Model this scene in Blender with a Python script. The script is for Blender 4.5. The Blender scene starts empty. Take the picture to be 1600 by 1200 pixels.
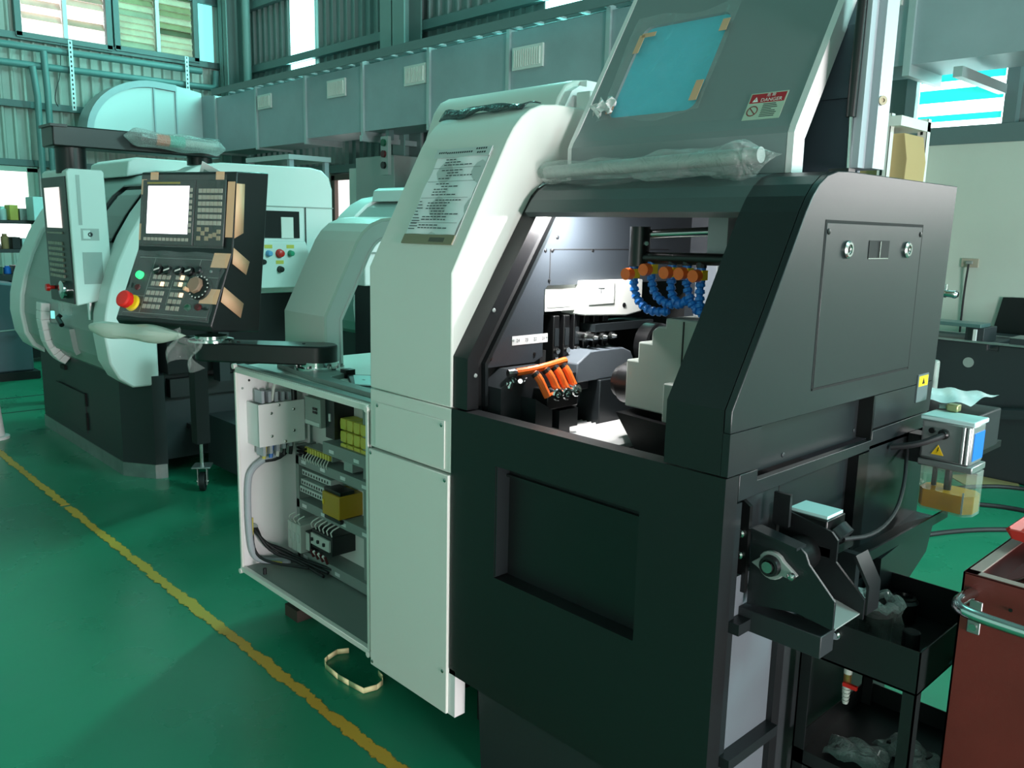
import bpy, bmesh, math, random
from mathutils import Matrix, Vector
random.seed(7)
sc = bpy.context.scene
col = sc.collection

# ------------------------------------------------------------------ camera
YAW, PITCH, ROLL = math.radians(-46.327), math.radians(10.254), math.radians(-1.2726)
cy, sy, cp, sp, cr, sr = math.cos(YAW), math.sin(YAW), math.cos(PITCH), math.sin(PITCH), math.cos(ROLL), math.sin(ROLL)
fw = Vector((sy*cp, cy*cp, -sp)); rt = Vector((cy, -sy, 0)); dn = fw.cross(rt)
r2 = cr*rt + sr*dn; d2 = -sr*rt + cr*dn
cam = bpy.data.cameras.new('camera'); cam.sensor_width = 36; cam.lens = 1319.45/1600*36; cam.clip_start = 0.05; cam.clip_end = 200
co = bpy.data.objects.new('camera', cam); col.objects.link(co)
mw = Matrix.Identity(4)
for i in range(3):
    mw[i][0], mw[i][1], mw[i][2] = r2[i], -d2[i], -fw[i]
mw[2][3] = 1.6
co.matrix_world = mw
sc.camera = co

# ------------------------------------------------------------------ world, large lights, exposure
sc.view_settings.view_transform = 'Standard'; sc.view_settings.look = 'None'
sc.view_settings.exposure = 0.0; sc.view_settings.gamma = 1.0; sc.view_settings.use_curve_mapping = False
w = bpy.data.worlds.new('world'); sc.world = w; w.use_nodes = True
bg = w.node_tree.nodes['Background']; bg.inputs[0].default_value = (0.62, 0.95, 0.9, 1); bg.inputs[1].default_value = 0.3

def area(name, loc, target, sx, sy_, power, rgb):
    l = bpy.data.lights.new(name, 'AREA'); l.shape = 'RECTANGLE'; l.size = sx; l.size_y = sy_
    l.energy = power; l.color = rgb
    o = bpy.data.objects.new(name, l); col.objects.link(o); o.location = loc
    o.rotation_euler = (Vector(target)-Vector(loc)).to_track_quat('-Z', 'Y').to_euler()
    return o
TEAL = (0.25, 1.0, 0.86)
area('assumed_rooflight', (-10.5, 3.8, 8.6), (-10.5, 3.8, 0), 1.4, 6.0, 60, TEAL)  # assumed roof light out of view, teal light from above
area('assumed_rooflight', (-3.4, 4.6, 8.6), (-3.4, 4.6, 0), 1.4, 4.5, 40, TEAL)  # second assumed roof light, above the main machine, also unseen
area('daylight_strip', (-7.0, 7.40, 6.1), (-7.0, 0, 6.1), 0.74, 4.0, 520, (0.30, 1.0, 0.88))
area('daylight_strip', (-12.9, 7.40, 6.1), (-12.9, 0, 6.1), 0.74, 4.0, 240, (0.30, 1.0, 0.88))
area('assumed_gable_light', (6.8, 5.4, 6.4), (-6.0, 2.8, 1.4), 3.2, 2.2, 1250, (0.52, 1.0, 0.95))  # assumed high gable window, unseen, brightens the far left side faces
area('assumed_door_light', (6.8, 0.85, 0.75), (-3.0, 1.6, 1.0), 2.6, 1.4, 820, (1.0, 0.92, 0.94))  # assumed door opening, unseen, low pinkish light on the right-hand faces
area('front_fill_light', (2.4, -5.3, 1.3), (-2.6, 1.6, 0.9), 2.4, 2.2, 85, (1.0, 0.97, 0.95))  # fill light added behind the viewer to lift the machine fronts

# ------------------------------------------------------------------ helpers
WM = {}
def srgb(h):
    h = h.lstrip('#'); out = []
    for i in (0, 2, 4):
        c = int(h[i:i+2], 16)/255; out.append(c/12.92 if c <= 0.04045 else ((c+0.055)/1.055)**2.4)
    return tuple(out)
MATS = {}
def mat(name, rgb, rough=0.5, metal=0.0, bump=0.0, bscale=200.0, var=0.0, vscale=4.0, emit=0.0, ecol=None, spec=0.5, trans=0.0, coat=0.0, rvar=0.0):
    if name in MATS: return MATS[name]
    if isinstance(rgb, str): rgb = srgb(rgb)
    m = bpy.data.materials.new(name); m.use_nodes = True; nt = m.node_tree; b = nt.nodes['Principled BSDF']
    b.inputs['Base Color'].default_value = (*rgb, 1); b.inputs['Roughness'].default_value = rough; b.inputs['Metallic'].default_value = metal
    b.inputs['Specular IOR Level'].default_value = spec
    if trans: b.inputs['Transmission Weight'].default_value = trans
    if coat: b.inputs['Coat Weight'].default_value = coat
    if emit:
        b.inputs['Emission Color'].default_value = (*(ecol or rgb), 1); b.inputs['Emission Strength'].default_value = emit
    if bump or var or rvar:
        tc = nt.nodes.new('ShaderNodeTexCoord')
    if bump:
        n = nt.nodes.new('ShaderNodeTexNoise'); n.inputs['Scale'].default_value = bscale; n.inputs['Detail'].default_value = 3
        bp = nt.nodes.new('ShaderNodeBump'); bp.inputs['Strength'].default_value = bump; bp.inputs['Distance'].default_value = 0.002
        nt.links.new(tc.outputs['Object'], n.inputs['Vector']); nt.links.new(n.outputs['Fac'], bp.inputs['Height']); nt.links.new(bp.outputs['Normal'], b.inputs['Normal'])
    if var or rvar:
        n = nt.nodes.new('ShaderNodeTexNoise'); n.inputs['Scale'].default_value = vscale; n.inputs['Detail'].default_value = 6; n.inputs['Roughness'].default_value = 0.6
        nt.links.new(tc.outputs['Object'], n.inputs['Vector'])
        if var:
            mx = nt.nodes.new('ShaderNodeMix'); mx.data_type = 'RGBA'
            mx.inputs['A'].default_value = (*[c*(1-var) for c in rgb], 1); mx.inputs['B'].default_value = (*[min(1, c*(1+var)) for c in rgb], 1)
            rp = nt.nodes.new('ShaderNodeMapRange'); rp.inputs[1].default_value = 0.3; rp.inputs[2].default_value = 0.7
            nt.links.new(n.outputs['Fac'], rp.inputs[0]); nt.links.new(rp.outputs[0], mx.inputs['Factor']); nt.links.new(mx.outputs['Result'], b.inputs['Base Color'])
        if rvar:
            rp = nt.nodes.new('ShaderNodeMapRange'); rp.inputs[1].default_value = 0.3; rp.inputs[2].default_value = 0.7
            rp.inputs[3].default_value = max(0.02, rough-rvar); rp.inputs[4].default_value = min(1, rough+rvar)
            nt.links.new(n.outputs['Fac'], rp.inputs[0]); nt.links.new(rp.outputs[0], b.inputs['Roughness'])
    MATS[name] = m; return m
def film(name, rgb, opacity, rough=0.15, bump=0.6, bscale=14.0):
    m = bpy.data.materials.new(name); m.use_nodes = True; nt = m.node_tree; nt.nodes.clear()
    out = nt.nodes.new('ShaderNodeOutputMaterial'); mx = nt.nodes.new('ShaderNodeMixShader'); tr = nt.nodes.new('ShaderNodeBsdfTransparent')
    pr = nt.nodes.new('ShaderNodeBsdfPrincipled'); pr.inputs['Base Color'].default_value = (*srgb(rgb), 1); pr.inputs['Roughness'].default_value = rough
    pr.inputs['Specular IOR Level'].default_value = 0.9
    n = nt.nodes.new('ShaderNodeTexNoise'); n.inputs['Scale'].default_value = bscale; n.inputs['Detail'].default_value = 4; n.inputs['Distortion'].default_value = 1.2
    tc = nt.nodes.new('ShaderNodeTexCoord'); nt.links.new(tc.outputs['Object'], n.inputs['Vector'])
    bp = nt.nodes.new('ShaderNodeBump'); bp.inputs['Strength'].default_value = bump; bp.inputs['Distance'].default_value = 0.03
    nt.links.new(n.outputs['Fac'], bp.inputs['Height']); nt.links.new(bp.outputs['Normal'], pr.inputs['Normal'])
    lw = nt.nodes.new('ShaderNodeLayerWeight'); lw.inputs[0].default_value = 0.35; nt.links.new(bp.outputs['Normal'], lw.inputs['Normal'])
    mr = nt.nodes.new('ShaderNodeMapRange'); mr.inputs[3].default_value = opacity*0.6; mr.inputs[4].default_value = min(1, opacity*2.2)
    nt.links.new(lw.outputs['Facing'], mr.inputs[0]); nt.links.new(mr.outputs[0], mx.inputs[0])
    nt.links.new(tr.outputs[0], mx.inputs[1]); nt.links.new(pr.outputs[0], mx.inputs[2]); nt.links.new(mx.outputs[0], out.inputs[0])
    MATS[name] = m; return m
def stripes(name, ca, cb, axis, freq, width=0.5, rough=0.6, dist=0.0):
    m = bpy.data.materials.new(name); m.use_nodes = True; nt = m.node_tree; b = nt.nodes['Principled BSDF']; b.inputs['Roughness'].default_value = rough
    tc = nt.nodes.new('ShaderNodeTexCoord'); sx = nt.nodes.new('ShaderNodeSeparateXYZ'); nt.links.new(tc.outputs['Object'], sx.inputs[0])
    mu = nt.nodes.new('ShaderNodeMath'); mu.operation = 'MULTIPLY'; mu.inputs[1].default_value = freq; nt.links.new(sx.outputs[axis], mu.inputs[0])
    fr = nt.nodes.new('ShaderNodeMath'); fr.operation = 'FRACT'; nt.links.new(mu.outputs[0], fr.inputs[0])
    lt = nt.nodes.new('ShaderNodeMath'); lt.operation = 'LESS_THAN'; lt.inputs[1].default_value = width; nt.links.new(fr.outputs[0], lt.inputs[0])
    mx = nt.nodes.new('ShaderNodeMix'); mx.data_type = 'RGBA'; mx.inputs['A'].default_value = (*srgb(ca), 1); mx.inputs['B'].default_value = (*srgb(cb), 1)
    nt.links.new(lt.outputs[0], mx.inputs['Factor']); nt.links.new(mx.outputs['Result'], b.inputs['Base Color'])
    MATS[name] = m; return m

class MB:
    def __init__(s): s.v = []; s.f = []
    def add(s, vs, fs):
        o = len(s.v); s.v += [tuple(v) for v in vs]; s.f += [tuple(i+o for i in f) for f in fs]; return s
    def box(s, x0, x1, y0, y1, z0, z1):
        vs = [(x, y, z) for z in (z0, z1) for y in (y0, y1) for x in (x0, x1)]
        return s.add(vs, [(0, 2, 3, 1), (4, 5, 7, 6), (0, 1, 5, 4), (2, 6, 7, 3), (0, 4, 6, 2), (1, 3, 7, 5)])
    def obox(s, O, u, v, n, a0, a1, b0, b1, c0, c1):
        O, u, v, n = Vector(O), Vector(u), Vector(v), Vector(n)
        vs = [O+u*a+v*b+n*c for c in (c0, c1) for b in (b0, b1) for a in (a0, a1)]
        return s.add(vs, [(0, 2, 3, 1), (4, 5, 7, 6), (0, 1, 5, 4), (2, 6, 7, 3), (0, 4, 6, 2), (1, 3, 7, 5)])
    def prism(s, pts, ax, a, b):
        def P(p, t): return {'x': (t, p[0], p[1]), 'y': (p[0], t, p[1]), 'z': (p[0], p[1], t)}[ax]
        n = len(pts); vs = [P(p, a) for p in pts]+[P(p, b) for p in pts]
        return s.add(vs, [tuple(range(n-1, -1, -1)), tuple(range(n, 2*n))]+[(i, (i+1) % n, n+(i+1) % n, n+i) for i in range(n)])
    def ribbon(s, A, B, ax, a, b):      # solid strip between two polylines of equal length
        for i in range(len(A)-1):
            s.prism([A[i], A[i+1], B[i+1], B[i]], ax, a, b)
        return s
    def cyl(s, p0, p1, r, n=16, r1=None, caps=True):
        p0, p1 = Vector(p0), Vector(p1); r1 = r if r1 is None else r1
        d = (p1-p0).normalized(); a = d.orthogonal().normalized(); b = d.cross(a)
        vs = []
        for p, q in ((p0, r), (p1, r1)):
            for i in range(n):
                t = 2*math.pi*i/n; vs.append(p+(a*math.cos(t)+b*math.sin(t))*q)
        fs = [(i, (i+1) % n, n+(i+1) % n, n+i) for i in range(n)]
        if caps: fs += [tuple(range(n-1, -1, -1)), tuple(range(n, 2*n))]
        return s.add(vs, fs)
    def tube(s, pts, r, n=8, sm=0, rr=None):
        P = [Vector(p) for p in pts]
        for _ in range(sm):
            Q = [P[0]]
            for i in range(len(P)-1): Q += [P[i]*.75+P[i+1]*.25, P[i]*.25+P[i+1]*.75]
            P = Q+[P[-1]]
        vs, fs = [], []; up = None
        for k, p in enumerate(P):
            d = (P[min(k+1, len(P)-1)]-P[max(k-1, 0)]).normalized()
            if up is None: up = d.orthogonal().normalized()
            up = (up-d*up.dot(d)).normalized(); b = d.cross(up)
            q = r if rr is None else rr(k/(len(P)-1))
            for i in range(n):
                t = 2*math.pi*i/n; vs.append(p+(up*math.cos(t)+b*math.sin(t))*q)
        for k in range(len(P)-1):
            for i in range(n): fs.append((k*n+i, k*n+(i+1) % n, (k+1)*n+(i+1) % n, (k+1)*n+i))
        m = (len(P)-1)*n
        fs += [tuple(range(n-1, -1, -1)), tuple(range(m, m+n))]
        return s.add(vs, fs)
    def lathe(s, prof, O, axis, n=20):  # prof: (t along axis, radius)
        O, d = Vector(O), Vector(axis).normalized(); a = d.orthogonal().normalized(); b = d.cross(a)
        vs = [O+d*t+(a*math.cos(2*math.pi*i/n)+b*math.sin(2*math.pi*i/n))*r for t, r in prof for i in range(n)]
        fs = [(k*n+i, k*n+(i+1) % n, (k+1)*n+(i+1) % n, (k+1)*n+i) for k in range(len(prof)-1) for i in range(n)]
        m = (len(prof)-1)*n; fs += [tuple(range(n-1, -1, -1)), tuple(range(m, m+n))]
        return s.add(vs, fs)
    def grid(s, fn, nu, nv):
        vs = [fn(i/nu, j/nv) for j in range(nv+1) for i in range(nu+1)]
        return s.add(vs, [(j*(nu+1)+i, j*(nu+1)+i+1, (j+1)*(nu+1)+i+1, (j+1)*(nu+1)+i) for j in range(nv) for i in range(nu)])
    def build(s, name, m, parent=None, bevel=0.0, local=False, solid=0.0, seg=2, recalc=True):
        me = bpy.data.meshes.new(name); me.from_pydata(s.v, [], s.f)
        if recalc:
            bm = bmesh.new(); bm.from_mesh(me); bmesh.ops.recalc_face_normals(bm, faces=bm.faces); bm.to_mesh(me); bm.free()
        if parent is not None and not local: me.transform(WM[parent].inverted())
        me.materials.append(MATS[m] if isinstance(m, str) else m)
        me.polygons.foreach_set('use_smooth', [True]*len(me.polygons)); me.set_sharp_from_angle(angle=math.radians(32))
        o = bpy.data.objects.new(name, me); col.objects.link(o)
        if parent is not None: o.parent = parent; WM[o] = WM[parent]
        else: WM[o] = Matrix.Identity(4)
        if solid:
            md = o.modifiers.new('solidify', 'SOLIDIFY'); md.thickness = solid; md.offset = 0
        if bevel:
            md = o.modifiers.new('bevel', 'BEVEL'); md.width = bevel; md.segments = seg; md.limit_method = 'ANGLE'; md.angle_limit = math.radians(40)
        return o
def tag(o, label=None, cat=None, group=None, kind=None):
    if label: o['label'] = label
    if cat: o['category'] = cat
    if group: o['group'] = group
    if kind: o['kind'] = kind
    return o
def thing(name, label, cat, loc=(0, 0, 0), rz=0.0, group=None):
    o = bpy.data.objects.new(name, None); col.objects.link(o); o.location = loc; o.rotation_euler = (0, 0, rz); o.empty_display_size = 0.1
    WM[o] = Matrix.Translation(loc) @ Matrix.Rotation(rz, 4, 'Z')
    return tag(o, label, cat, group)
def struct(o, label=None):
    o['kind'] = 'structure'
    if label: o['label'] = label
    return o
def again(o, off, parent=None):
    c = o.copy(); col.objects.link(c); c.location = Vector(o.location)+Vector(off)
    if parent is not None: c.parent = parent
    WM[c] = WM.get(o, Matrix.Identity(4)); return c
def dup(root, off):
    c = root.copy(); col.objects.link(c); c.location = Vector(root.location)+Vector(off); WM[c] = Matrix.Translation(off) @ WM[root]
    def rec(a, b):
        for ch in list(a.children):
            k = ch.copy(); col.objects.link(k); k.parent = b; WM[k] = WM[c]; rec(ch, k)
    rec(root, c); return c
def text(body, size, m, parent, O, u, v, name='lettering', align='CENTER', lift=0.0008):
    cu = bpy.data.curves.new(name, 'FONT'); cu.body = body; cu.size = size; cu.align_x = align; cu.align_y = 'CENTER'; cu.fill_mode = 'FRONT'
    cu.materials.append(MATS[m])
    o = bpy.data.objects.new(name, cu); col.objects.link(o)
    u, v = Vector(u).normalized(), Vector(v).normalized(); n = u.cross(v)
    W = Matrix.Identity(4)
    for i in range(3): W[i][0], W[i][1], W[i][2], W[i][3] = u[i], v[i], n[i], O[i]+n[i]*lift
    bpy.context.view_layer.update()
    me = bpy.data.meshes.new_from_object(o); bpy.data.objects.remove(o); me.transform(WM[parent].inverted() @ W)
    o = bpy.data.objects.new(name, me); col.objects.link(o); o.parent = parent; WM[o] = WM[parent]
    return o
def arc(cx, cz, r, a0, a1, n): return [(cx+r*math.cos(math.radians(a0+(a1-a0)*i/n)), cz+r*math.sin(math.radians(a0+(a1-a0)*i/n))) for i in range(n+1)]
def offset_line(pts, d):            # offset an open 2D polyline to its right by d
    out = []
    for i, p in enumerate(pts):
        t = Vector((0, 0))
        if i > 0: t += (Vector(p)-Vector(pts[i-1])).normalized()
        if i < len(pts)-1: t += (Vector(pts[i+1])-Vector(p)).normalized()
        t.normalize(); out.append((p[0]+t.y*d, p[1]-t.x*d))
    return out

# ------------------------------------------------------------------ materials
mat('white_paint', '#dfdfd9', 0.38, bump=0.05, bscale=900)
mat('white_return', '#e4e2e2', 0.42)
mat('pale_paint', '#cfd4cf', 0.4)
mat('charcoal', '#17191b', 0.36, bump=0.25, bscale=700)
mat('charcoal_side', '#1f2426', 0.30, bump=0.12, bscale=700, spec=0.45)
mat('chamber_dark', '#2c3237', 0.42, bump=0.25, bscale=500)
mat('charcoal_flat', '#23282b', 0.5, bump=0.2, bscale=700)
mat('header_grey', '#4a5454', 0.35)
mat('door_grey', '#7d8889', 0.36, bump=0.08, bscale=500)
mat('rear_blue', '#55636e', 0.45)
mat('black', '#0c0d0e', 0.35)
mat('black_matte', '#0d0f10', 0.7)
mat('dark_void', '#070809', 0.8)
mat('steel', '#b8bab8', 0.25, 1.0)
mat('chrome', '#d8dada', 0.12, 1.0)
mat('zinc', '#9fa3a3', 0.4, 0.9, var=0.15, vscale=9)
mat('galv', '#97a5aa', 0.45, 0.35, var=0.12, vscale=1.5, rvar=0.08)
mat('galv_light', '#aebabb', 0.4, 0.5)
mat('alu_grey', '#9aa3a0', 0.45, 0.3)
mat('cabinet_grey', '#8b938e', 0.5)
mat('panel_grey', '#7d8783', 0.5)
mat('orange', '#ef6a24', 0.4)
mat('loc_blue', '#1b6fc4', 0.35)
mat('red', '#d3221c', 0.35)
mat('green_lamp', '#19c45a', 0.3, emit=1.2, ecol=(0.05, 1.0, 0.3))
mat('green_dark', '#0d4a33', 0.35)
mat('red_dark', '#4a1216', 0.4)
mat('yellow', '#e8c11a', 0.45)
mat('yellow_relay', '#c7bb4e', 0.5)
mat('tape', '#d9ab87', 0.6, bump=0.1, bscale=60)
mat('key_grey', '#a39d90', 0.5)
mat('key_lit', '#ffd9a8', 0.4, emit=1.5, ecol=(1.0, 0.72, 0.45))
mat('screen_white', '#f4ecff', 0.3, emit=2.2, ecol=(1.0, 0.94, 1.0))
mat('screen_pink', '#f0e2de', 0.3, emit=0.9, ecol=(1.0, 0.9, 0.87))
mat('paper', '#e9edef', 0.7, bump=0.25, bscale=8)
mat('ink', '#3d4144', 0.7)
mat('tan_plate', '#968a72', 0.4, 0.3)
mat('silver_label', '#d5d8d8', 0.35, 0.2)
mat('cart_red', '#6e2622', 0.4, bump=0.15, bscale=400, var=0.15, vscale=5)
mat('cart_rim', '#b08f88', 0.4)
mat('rubber', '#15171a', 0.6)
mat('wire_grey', '#a8aeb5', 0.5)
mat('wire_white', '#d5d5cf', 0.5)
mat('terminal', '#b9bfbb', 0.5)
mat('contactor', '#b7bbb5', 0.5)
mat('sub_green', '#8a918a', 0.42)
mat('spindle_white', '#cfd2cc', 0.4)
mat('cardboard', '#a98f63', 0.75)
mat('pipe_teal', '#5f8584', 0.4)
mat('girt', '#5d7474', 0.5)
mat('column', '#6f8784', 0.5)
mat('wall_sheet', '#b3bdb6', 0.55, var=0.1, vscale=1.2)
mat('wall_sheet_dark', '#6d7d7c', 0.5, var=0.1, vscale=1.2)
mat('plaster', '#c2d0c5', 0.7, var=0.05, vscale=1.0)
mat('glass_dark', '#1b2a2b', 0.08)
mat('blue_plate', '#1f74d6', 0.35)
mat('card_teal', '#bfe4e4', 0.5)
mat('sky_white', (1, 1, 1), 0.5, emit=5.0, ecol=(0.86, 1.0, 0.98))
mat('sky_warm', (1, 1, 1), 0.5, emit=1.8, ecol=(1.0, 0.95, 0.92))
mat('fibre_teal', '#2fc9c4', 0.5, emit=0.95, ecol=(0.02, 0.72, 0.68))
mat('fibre_strip', '#d8fff6', 0.5, emit=5.0, ecol=(0.45, 1.0, 0.92))
mat('fibre_pale', '#7fe8e0', 0.5, emit=0.9, ecol=(0.3, 0.95, 0.9))
film('wrap', '#e6efeb', 0.17, rough=0.07, bump=1.0, bscale=22)
film('wrap_clear', '#e8f2f0', 0.09, rough=0.06)
film('bubble_wrap', '#f2fbf9', 0.33, rough=0.25, bump=1.0, bscale=120)
film('acrylic', '#e6efe8', 0.2, rough=0.04, bump=0.0)
film('dark_sleeve', '#20252a', 0.95, rough=0.12)

def pane_mat():
    m = bpy.data.materials.new('door_pane'); m.use_nodes = True; nt = m.node_tree; nt.nodes.clear()
    out = nt.nodes.new('ShaderNodeOutputMaterial'); mx = nt.nodes.new('ShaderNodeMixShader'); mx.inputs[0].default_value = 0.85
    tr = nt.nodes.new('ShaderNodeBsdfTransparent'); tr.inputs[0].default_value = (0.3, 0.85, 0.95, 1)
    pr = nt.nodes.new('ShaderNodeBsdfPrincipled'); pr.inputs['Base Color'].default_value = (*srgb('#5ccfe4'), 1); pr.inputs['Roughness'].default_value = 0.12
    nt.links.new(tr.outputs[0], mx.inputs[1]); nt.links.new(pr.outputs[0], mx.inputs[2]); nt.links.new(mx.outputs[0], out.inputs[0]); MATS['door_pane'] = m
pane_mat()
def oil_mat():
    m = bpy.data.materials.new('oil'); m.use_nodes = True; nt = m.node_tree; nt.nodes.clear()
    out = nt.nodes.new('ShaderNodeOutputMaterial'); mx = nt.nodes.new('ShaderNodeMixShader'); mx.inputs[0].default_value = 0.8
    tr = nt.nodes.new('ShaderNodeBsdfTransparent'); tr.inputs[0].default_value = (1.0, 0.72, 0.15, 1)
    pr = nt.nodes.new('ShaderNodeBsdfPrincipled'); pr.inputs['Base Color'].default_value = (*srgb('#f2a91c'), 1); pr.inputs['Roughness'].default_value = 0.1
    nt.links.new(tr.outputs[0], mx.inputs[1]); nt.links.new(pr.outputs[0], mx.inputs[2]); nt.links.new(mx.outputs[0], out.inputs[0]); MATS['oil'] = m
oil_mat()
def floor_mat():
    m = mat('floor_green', '#1f8a68', 0.3, spec=0.3); nt = m.node_tree; b = nt.nodes['Principled BSDF']
    tc = nt.nodes.new('ShaderNodeTexCoord')
    def noise(s, d=6):
        n = nt.nodes.new('ShaderNodeTexNoise'); n.inputs['Scale'].default_value = s; n.inputs['Detail'].default_value = d; nt.links.new(tc.outputs['Object'], n.inputs['Vector']); return n
    n1, n2, n3 = noise(0.55), noise(2.2, 8), noise(14, 4)
    r1 = nt.nodes.new('ShaderNodeValToRGB'); e = r1.color_ramp.elements
    e[0].position = 0.3; e[0].color = (*srgb('#1b6f54'), 1); e[1].position = 0.75; e[1].color = (*srgb('#2b9471'), 1)
    nt.links.new(n1.outputs['Fac'], r1.inputs[0])
    mx = nt.nodes.new('ShaderNodeMix'); mx.data_type = 'RGBA'; mx.inputs['B'].default_value = (*srgb('#3f7f6a'), 1)
    mr = nt.nodes.new('ShaderNodeMapRange'); mr.inputs[1].default_value = 0.52; mr.inputs[2].default_value = 0.8; mr.inputs[4].default_value = 0.6
    nt.links.new(n2.outputs['Fac'], mr.inputs[0]); nt.links.new(mr.outputs[0], mx.inputs['Factor']); nt.links.new(r1.outputs[0], mx.inputs['A'])
    nt.links.new(mx.outputs['Result'], b.inputs['Base Color'])
    mr2 = nt.nodes.new('ShaderNodeMapRange'); mr2.inputs[1].default_value = 0.3; mr2.inputs[2].default_value = 0.75; mr2.inputs[3].default_value = 0.22; mr2.inputs[4].default_value = 0.40
    nt.links.new(n2.outputs['Fac'], mr2.inputs[0]); nt.links.new(mr2.outputs[0], b.inputs['Roughness'])
    bp = nt.nodes.new('ShaderNodeBump'); bp.inputs['Strength'].default_value = 0.12; bp.inputs['Distance'].default_value = 0.004
    nt.links.new(n3.outputs['Fac'], bp.inputs['Height']); nt.links.new(bp.outputs['Normal'], b.inputs['Normal'])
floor_mat()
def line_mat():   # worn paint: chipped through to the floor colour along its edges
    m = mat('line_paint', '#d3a52c', 0.5); nt = m.node_tree; b = nt.nodes['Principled BSDF']
    tc = nt.nodes.new('ShaderNodeTexCoord')
    n = nt.nodes.new('ShaderNodeTexNoise'); n.inputs['Scale'].default_value = 16; n.inputs['Detail'].default_value = 8; n.inputs['Roughness'].default_value = 0.7
    n2 = nt.nodes.new('ShaderNodeTexNoise'); n2.inputs['Scale'].default_value = 1.6; n2.inputs['Detail'].default_value = 3
    nt.links.new(tc.outputs['Object'], n.inputs['Vector']); nt.links.new(tc.outputs['Object'], n2.inputs['Vector'])
    sx = nt.nodes.new('ShaderNodeSeparateXYZ'); nt.links.new(tc.outputs['Object'], sx.inputs[0])
    ab = nt.nodes.new('ShaderNodeMath'); ab.operation = 'ABSOLUTE'; nt.links.new(sx.outputs[1], ab.inputs[0])
    ed = nt.nodes.new('ShaderNodeMapRange'); ed.inputs[1].default_value = 0.012; ed.inputs[2].default_value = 0.037; ed.inputs[3].default_value = 0.0; ed.inputs[4].default_value = 0.36
    nt.links.new(ab.outputs[0], ed.inputs[0])
    ad = nt.nodes.new('ShaderNodeMath'); ad.operation = 'ADD'; nt.links.new(ed.outputs[0], ad.inputs[0]); nt.links.new(n.outputs['Fac'], ad.inputs[1])
    a2 = nt.nodes.new('ShaderNodeMath'); a2.operation = 'MULTIPLY_ADD'; a2.inputs[1].default_value = 0.45; nt.links.new(n2.outputs['Fac'], a2.inputs[0]); nt.links.new(ad.outputs[0], a2.inputs[2])
    gt = nt.nodes.new('ShaderNodeMapRange'); gt.inputs[1].default_value = 0.84; gt.inputs[2].default_value = 0.88; nt.links.new(a2.outputs[0], gt.inputs[0])
    ra = nt.nodes.new('ShaderNodeMix'); ra.data_type = 'RGBA'; ra.inputs['A'].default_value = (*srgb('#d9b23c'), 1); ra.inputs['B'].default_value = (*srgb('#c98a2c'), 1)
    nt.links.new(n2.outputs['Fac'], ra.inputs['Factor'])
    nt.links.new(ra.outputs['Result'], b.inputs['Base Color'])
    tr = nt.nodes.new('ShaderNodeBsdfTransparent'); ms = nt.nodes.new('ShaderNodeMixShader'); out = nt.nodes['Material Output']
    nt.links.new(gt.outputs[0], ms.inputs[0]); nt.links.new(b.outputs[0], ms.inputs[1]); nt.links.new(tr.outputs[0], ms.inputs[2]); nt.links.new(ms.outputs[0], out.inputs[0])
line_mat()

# ================================================================== STRUCTURE
X0, X1, Y0, Y1, ZC = -15.5, 7.0, -5.5, 7.5, 9.0
struct(MB().box(X0-.3, X1, Y0, Y1+.3, -0.12, 0.0).build('floor', 'floor_green'), 'glossy green painted workshop floor')
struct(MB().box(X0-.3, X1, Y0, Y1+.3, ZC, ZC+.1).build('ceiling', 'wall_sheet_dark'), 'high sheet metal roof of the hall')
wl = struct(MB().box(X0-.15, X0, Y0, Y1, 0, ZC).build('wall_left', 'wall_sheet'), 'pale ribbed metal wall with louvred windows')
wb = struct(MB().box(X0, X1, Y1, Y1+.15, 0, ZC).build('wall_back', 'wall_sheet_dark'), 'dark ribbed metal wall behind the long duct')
struct(MB().box(X1, X1+.1, Y0, Y1, 0, ZC).build('wall_right', 'wall_sheet'), 'ribbed metal wall beside an assumed open door')  # the door is only assumed as a light source, none is built
struct(MB().box(X0, X1, Y0-.1, Y0, 0, ZC).build('wall_front', 'wall_sheet'), 'ribbed metal wall behind the viewer')
# standing ribs of the sheeting
rib = MB().prism([(0, -.035), (.05, -.015), (.05, .015), (0, .035)], 'z', 0, 5.6)
r0 = rib.build('rib', 'wall_sheet', wl, local=True); r0.location = (X0, 3.3, 0); r0.rotation_euler = (0, 0, 0)
for k in range(1, 25): again(r0, (0, 0.17*k, 0))
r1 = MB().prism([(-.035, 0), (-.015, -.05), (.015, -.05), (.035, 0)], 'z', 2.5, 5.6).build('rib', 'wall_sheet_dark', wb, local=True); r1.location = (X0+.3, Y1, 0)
for k in range(1, 54): again(r1, (0.2*k, 0, 0))
# girts (horizontal rails) on both walls
for z in (4.42, 5.5, 3.4, 2.5):
    struct(MB().box(X0+.03, X0+.14, 1.0, Y1, z-.05, z+.05).build('trim_1', 'girt'), None)
for z, xa, xb in ((4.3, X0+.2, -2), (5.35, X0+.2, -2), (2.5, X0+.2, -4.4)):
    struct(MB().box(xa, xb, Y1-.14, Y1-.03, z-.06, z+.06).build('trim_2', 'girt'))
# steel columns
def column(x, y, w, d, name='trim_3'):
    m = MB(); m.box(x-w/2, x+w/2, y-d/2, y-d/2+.02, 0, 8.9).box(x-w/2, x+w/2, y+d/2-.02, y+d/2, 0, 8.9).box(x-.01, x+.01, y-d/2, y+d/2, 0, 8.9)
    return struct(m.build(name, 'column'), 'H section steel column against the wall')
column(-14.95, 7.2, .3, .3); column(-9.88, 7.2, .55, .3); column(-4.4, 7.2, .3, .3)
struct(MB().cyl((-14.45, 7.25, 0), (-14.45, 7.25, 8.8), .07, 14).build('trim_4', 'column'))
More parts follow.
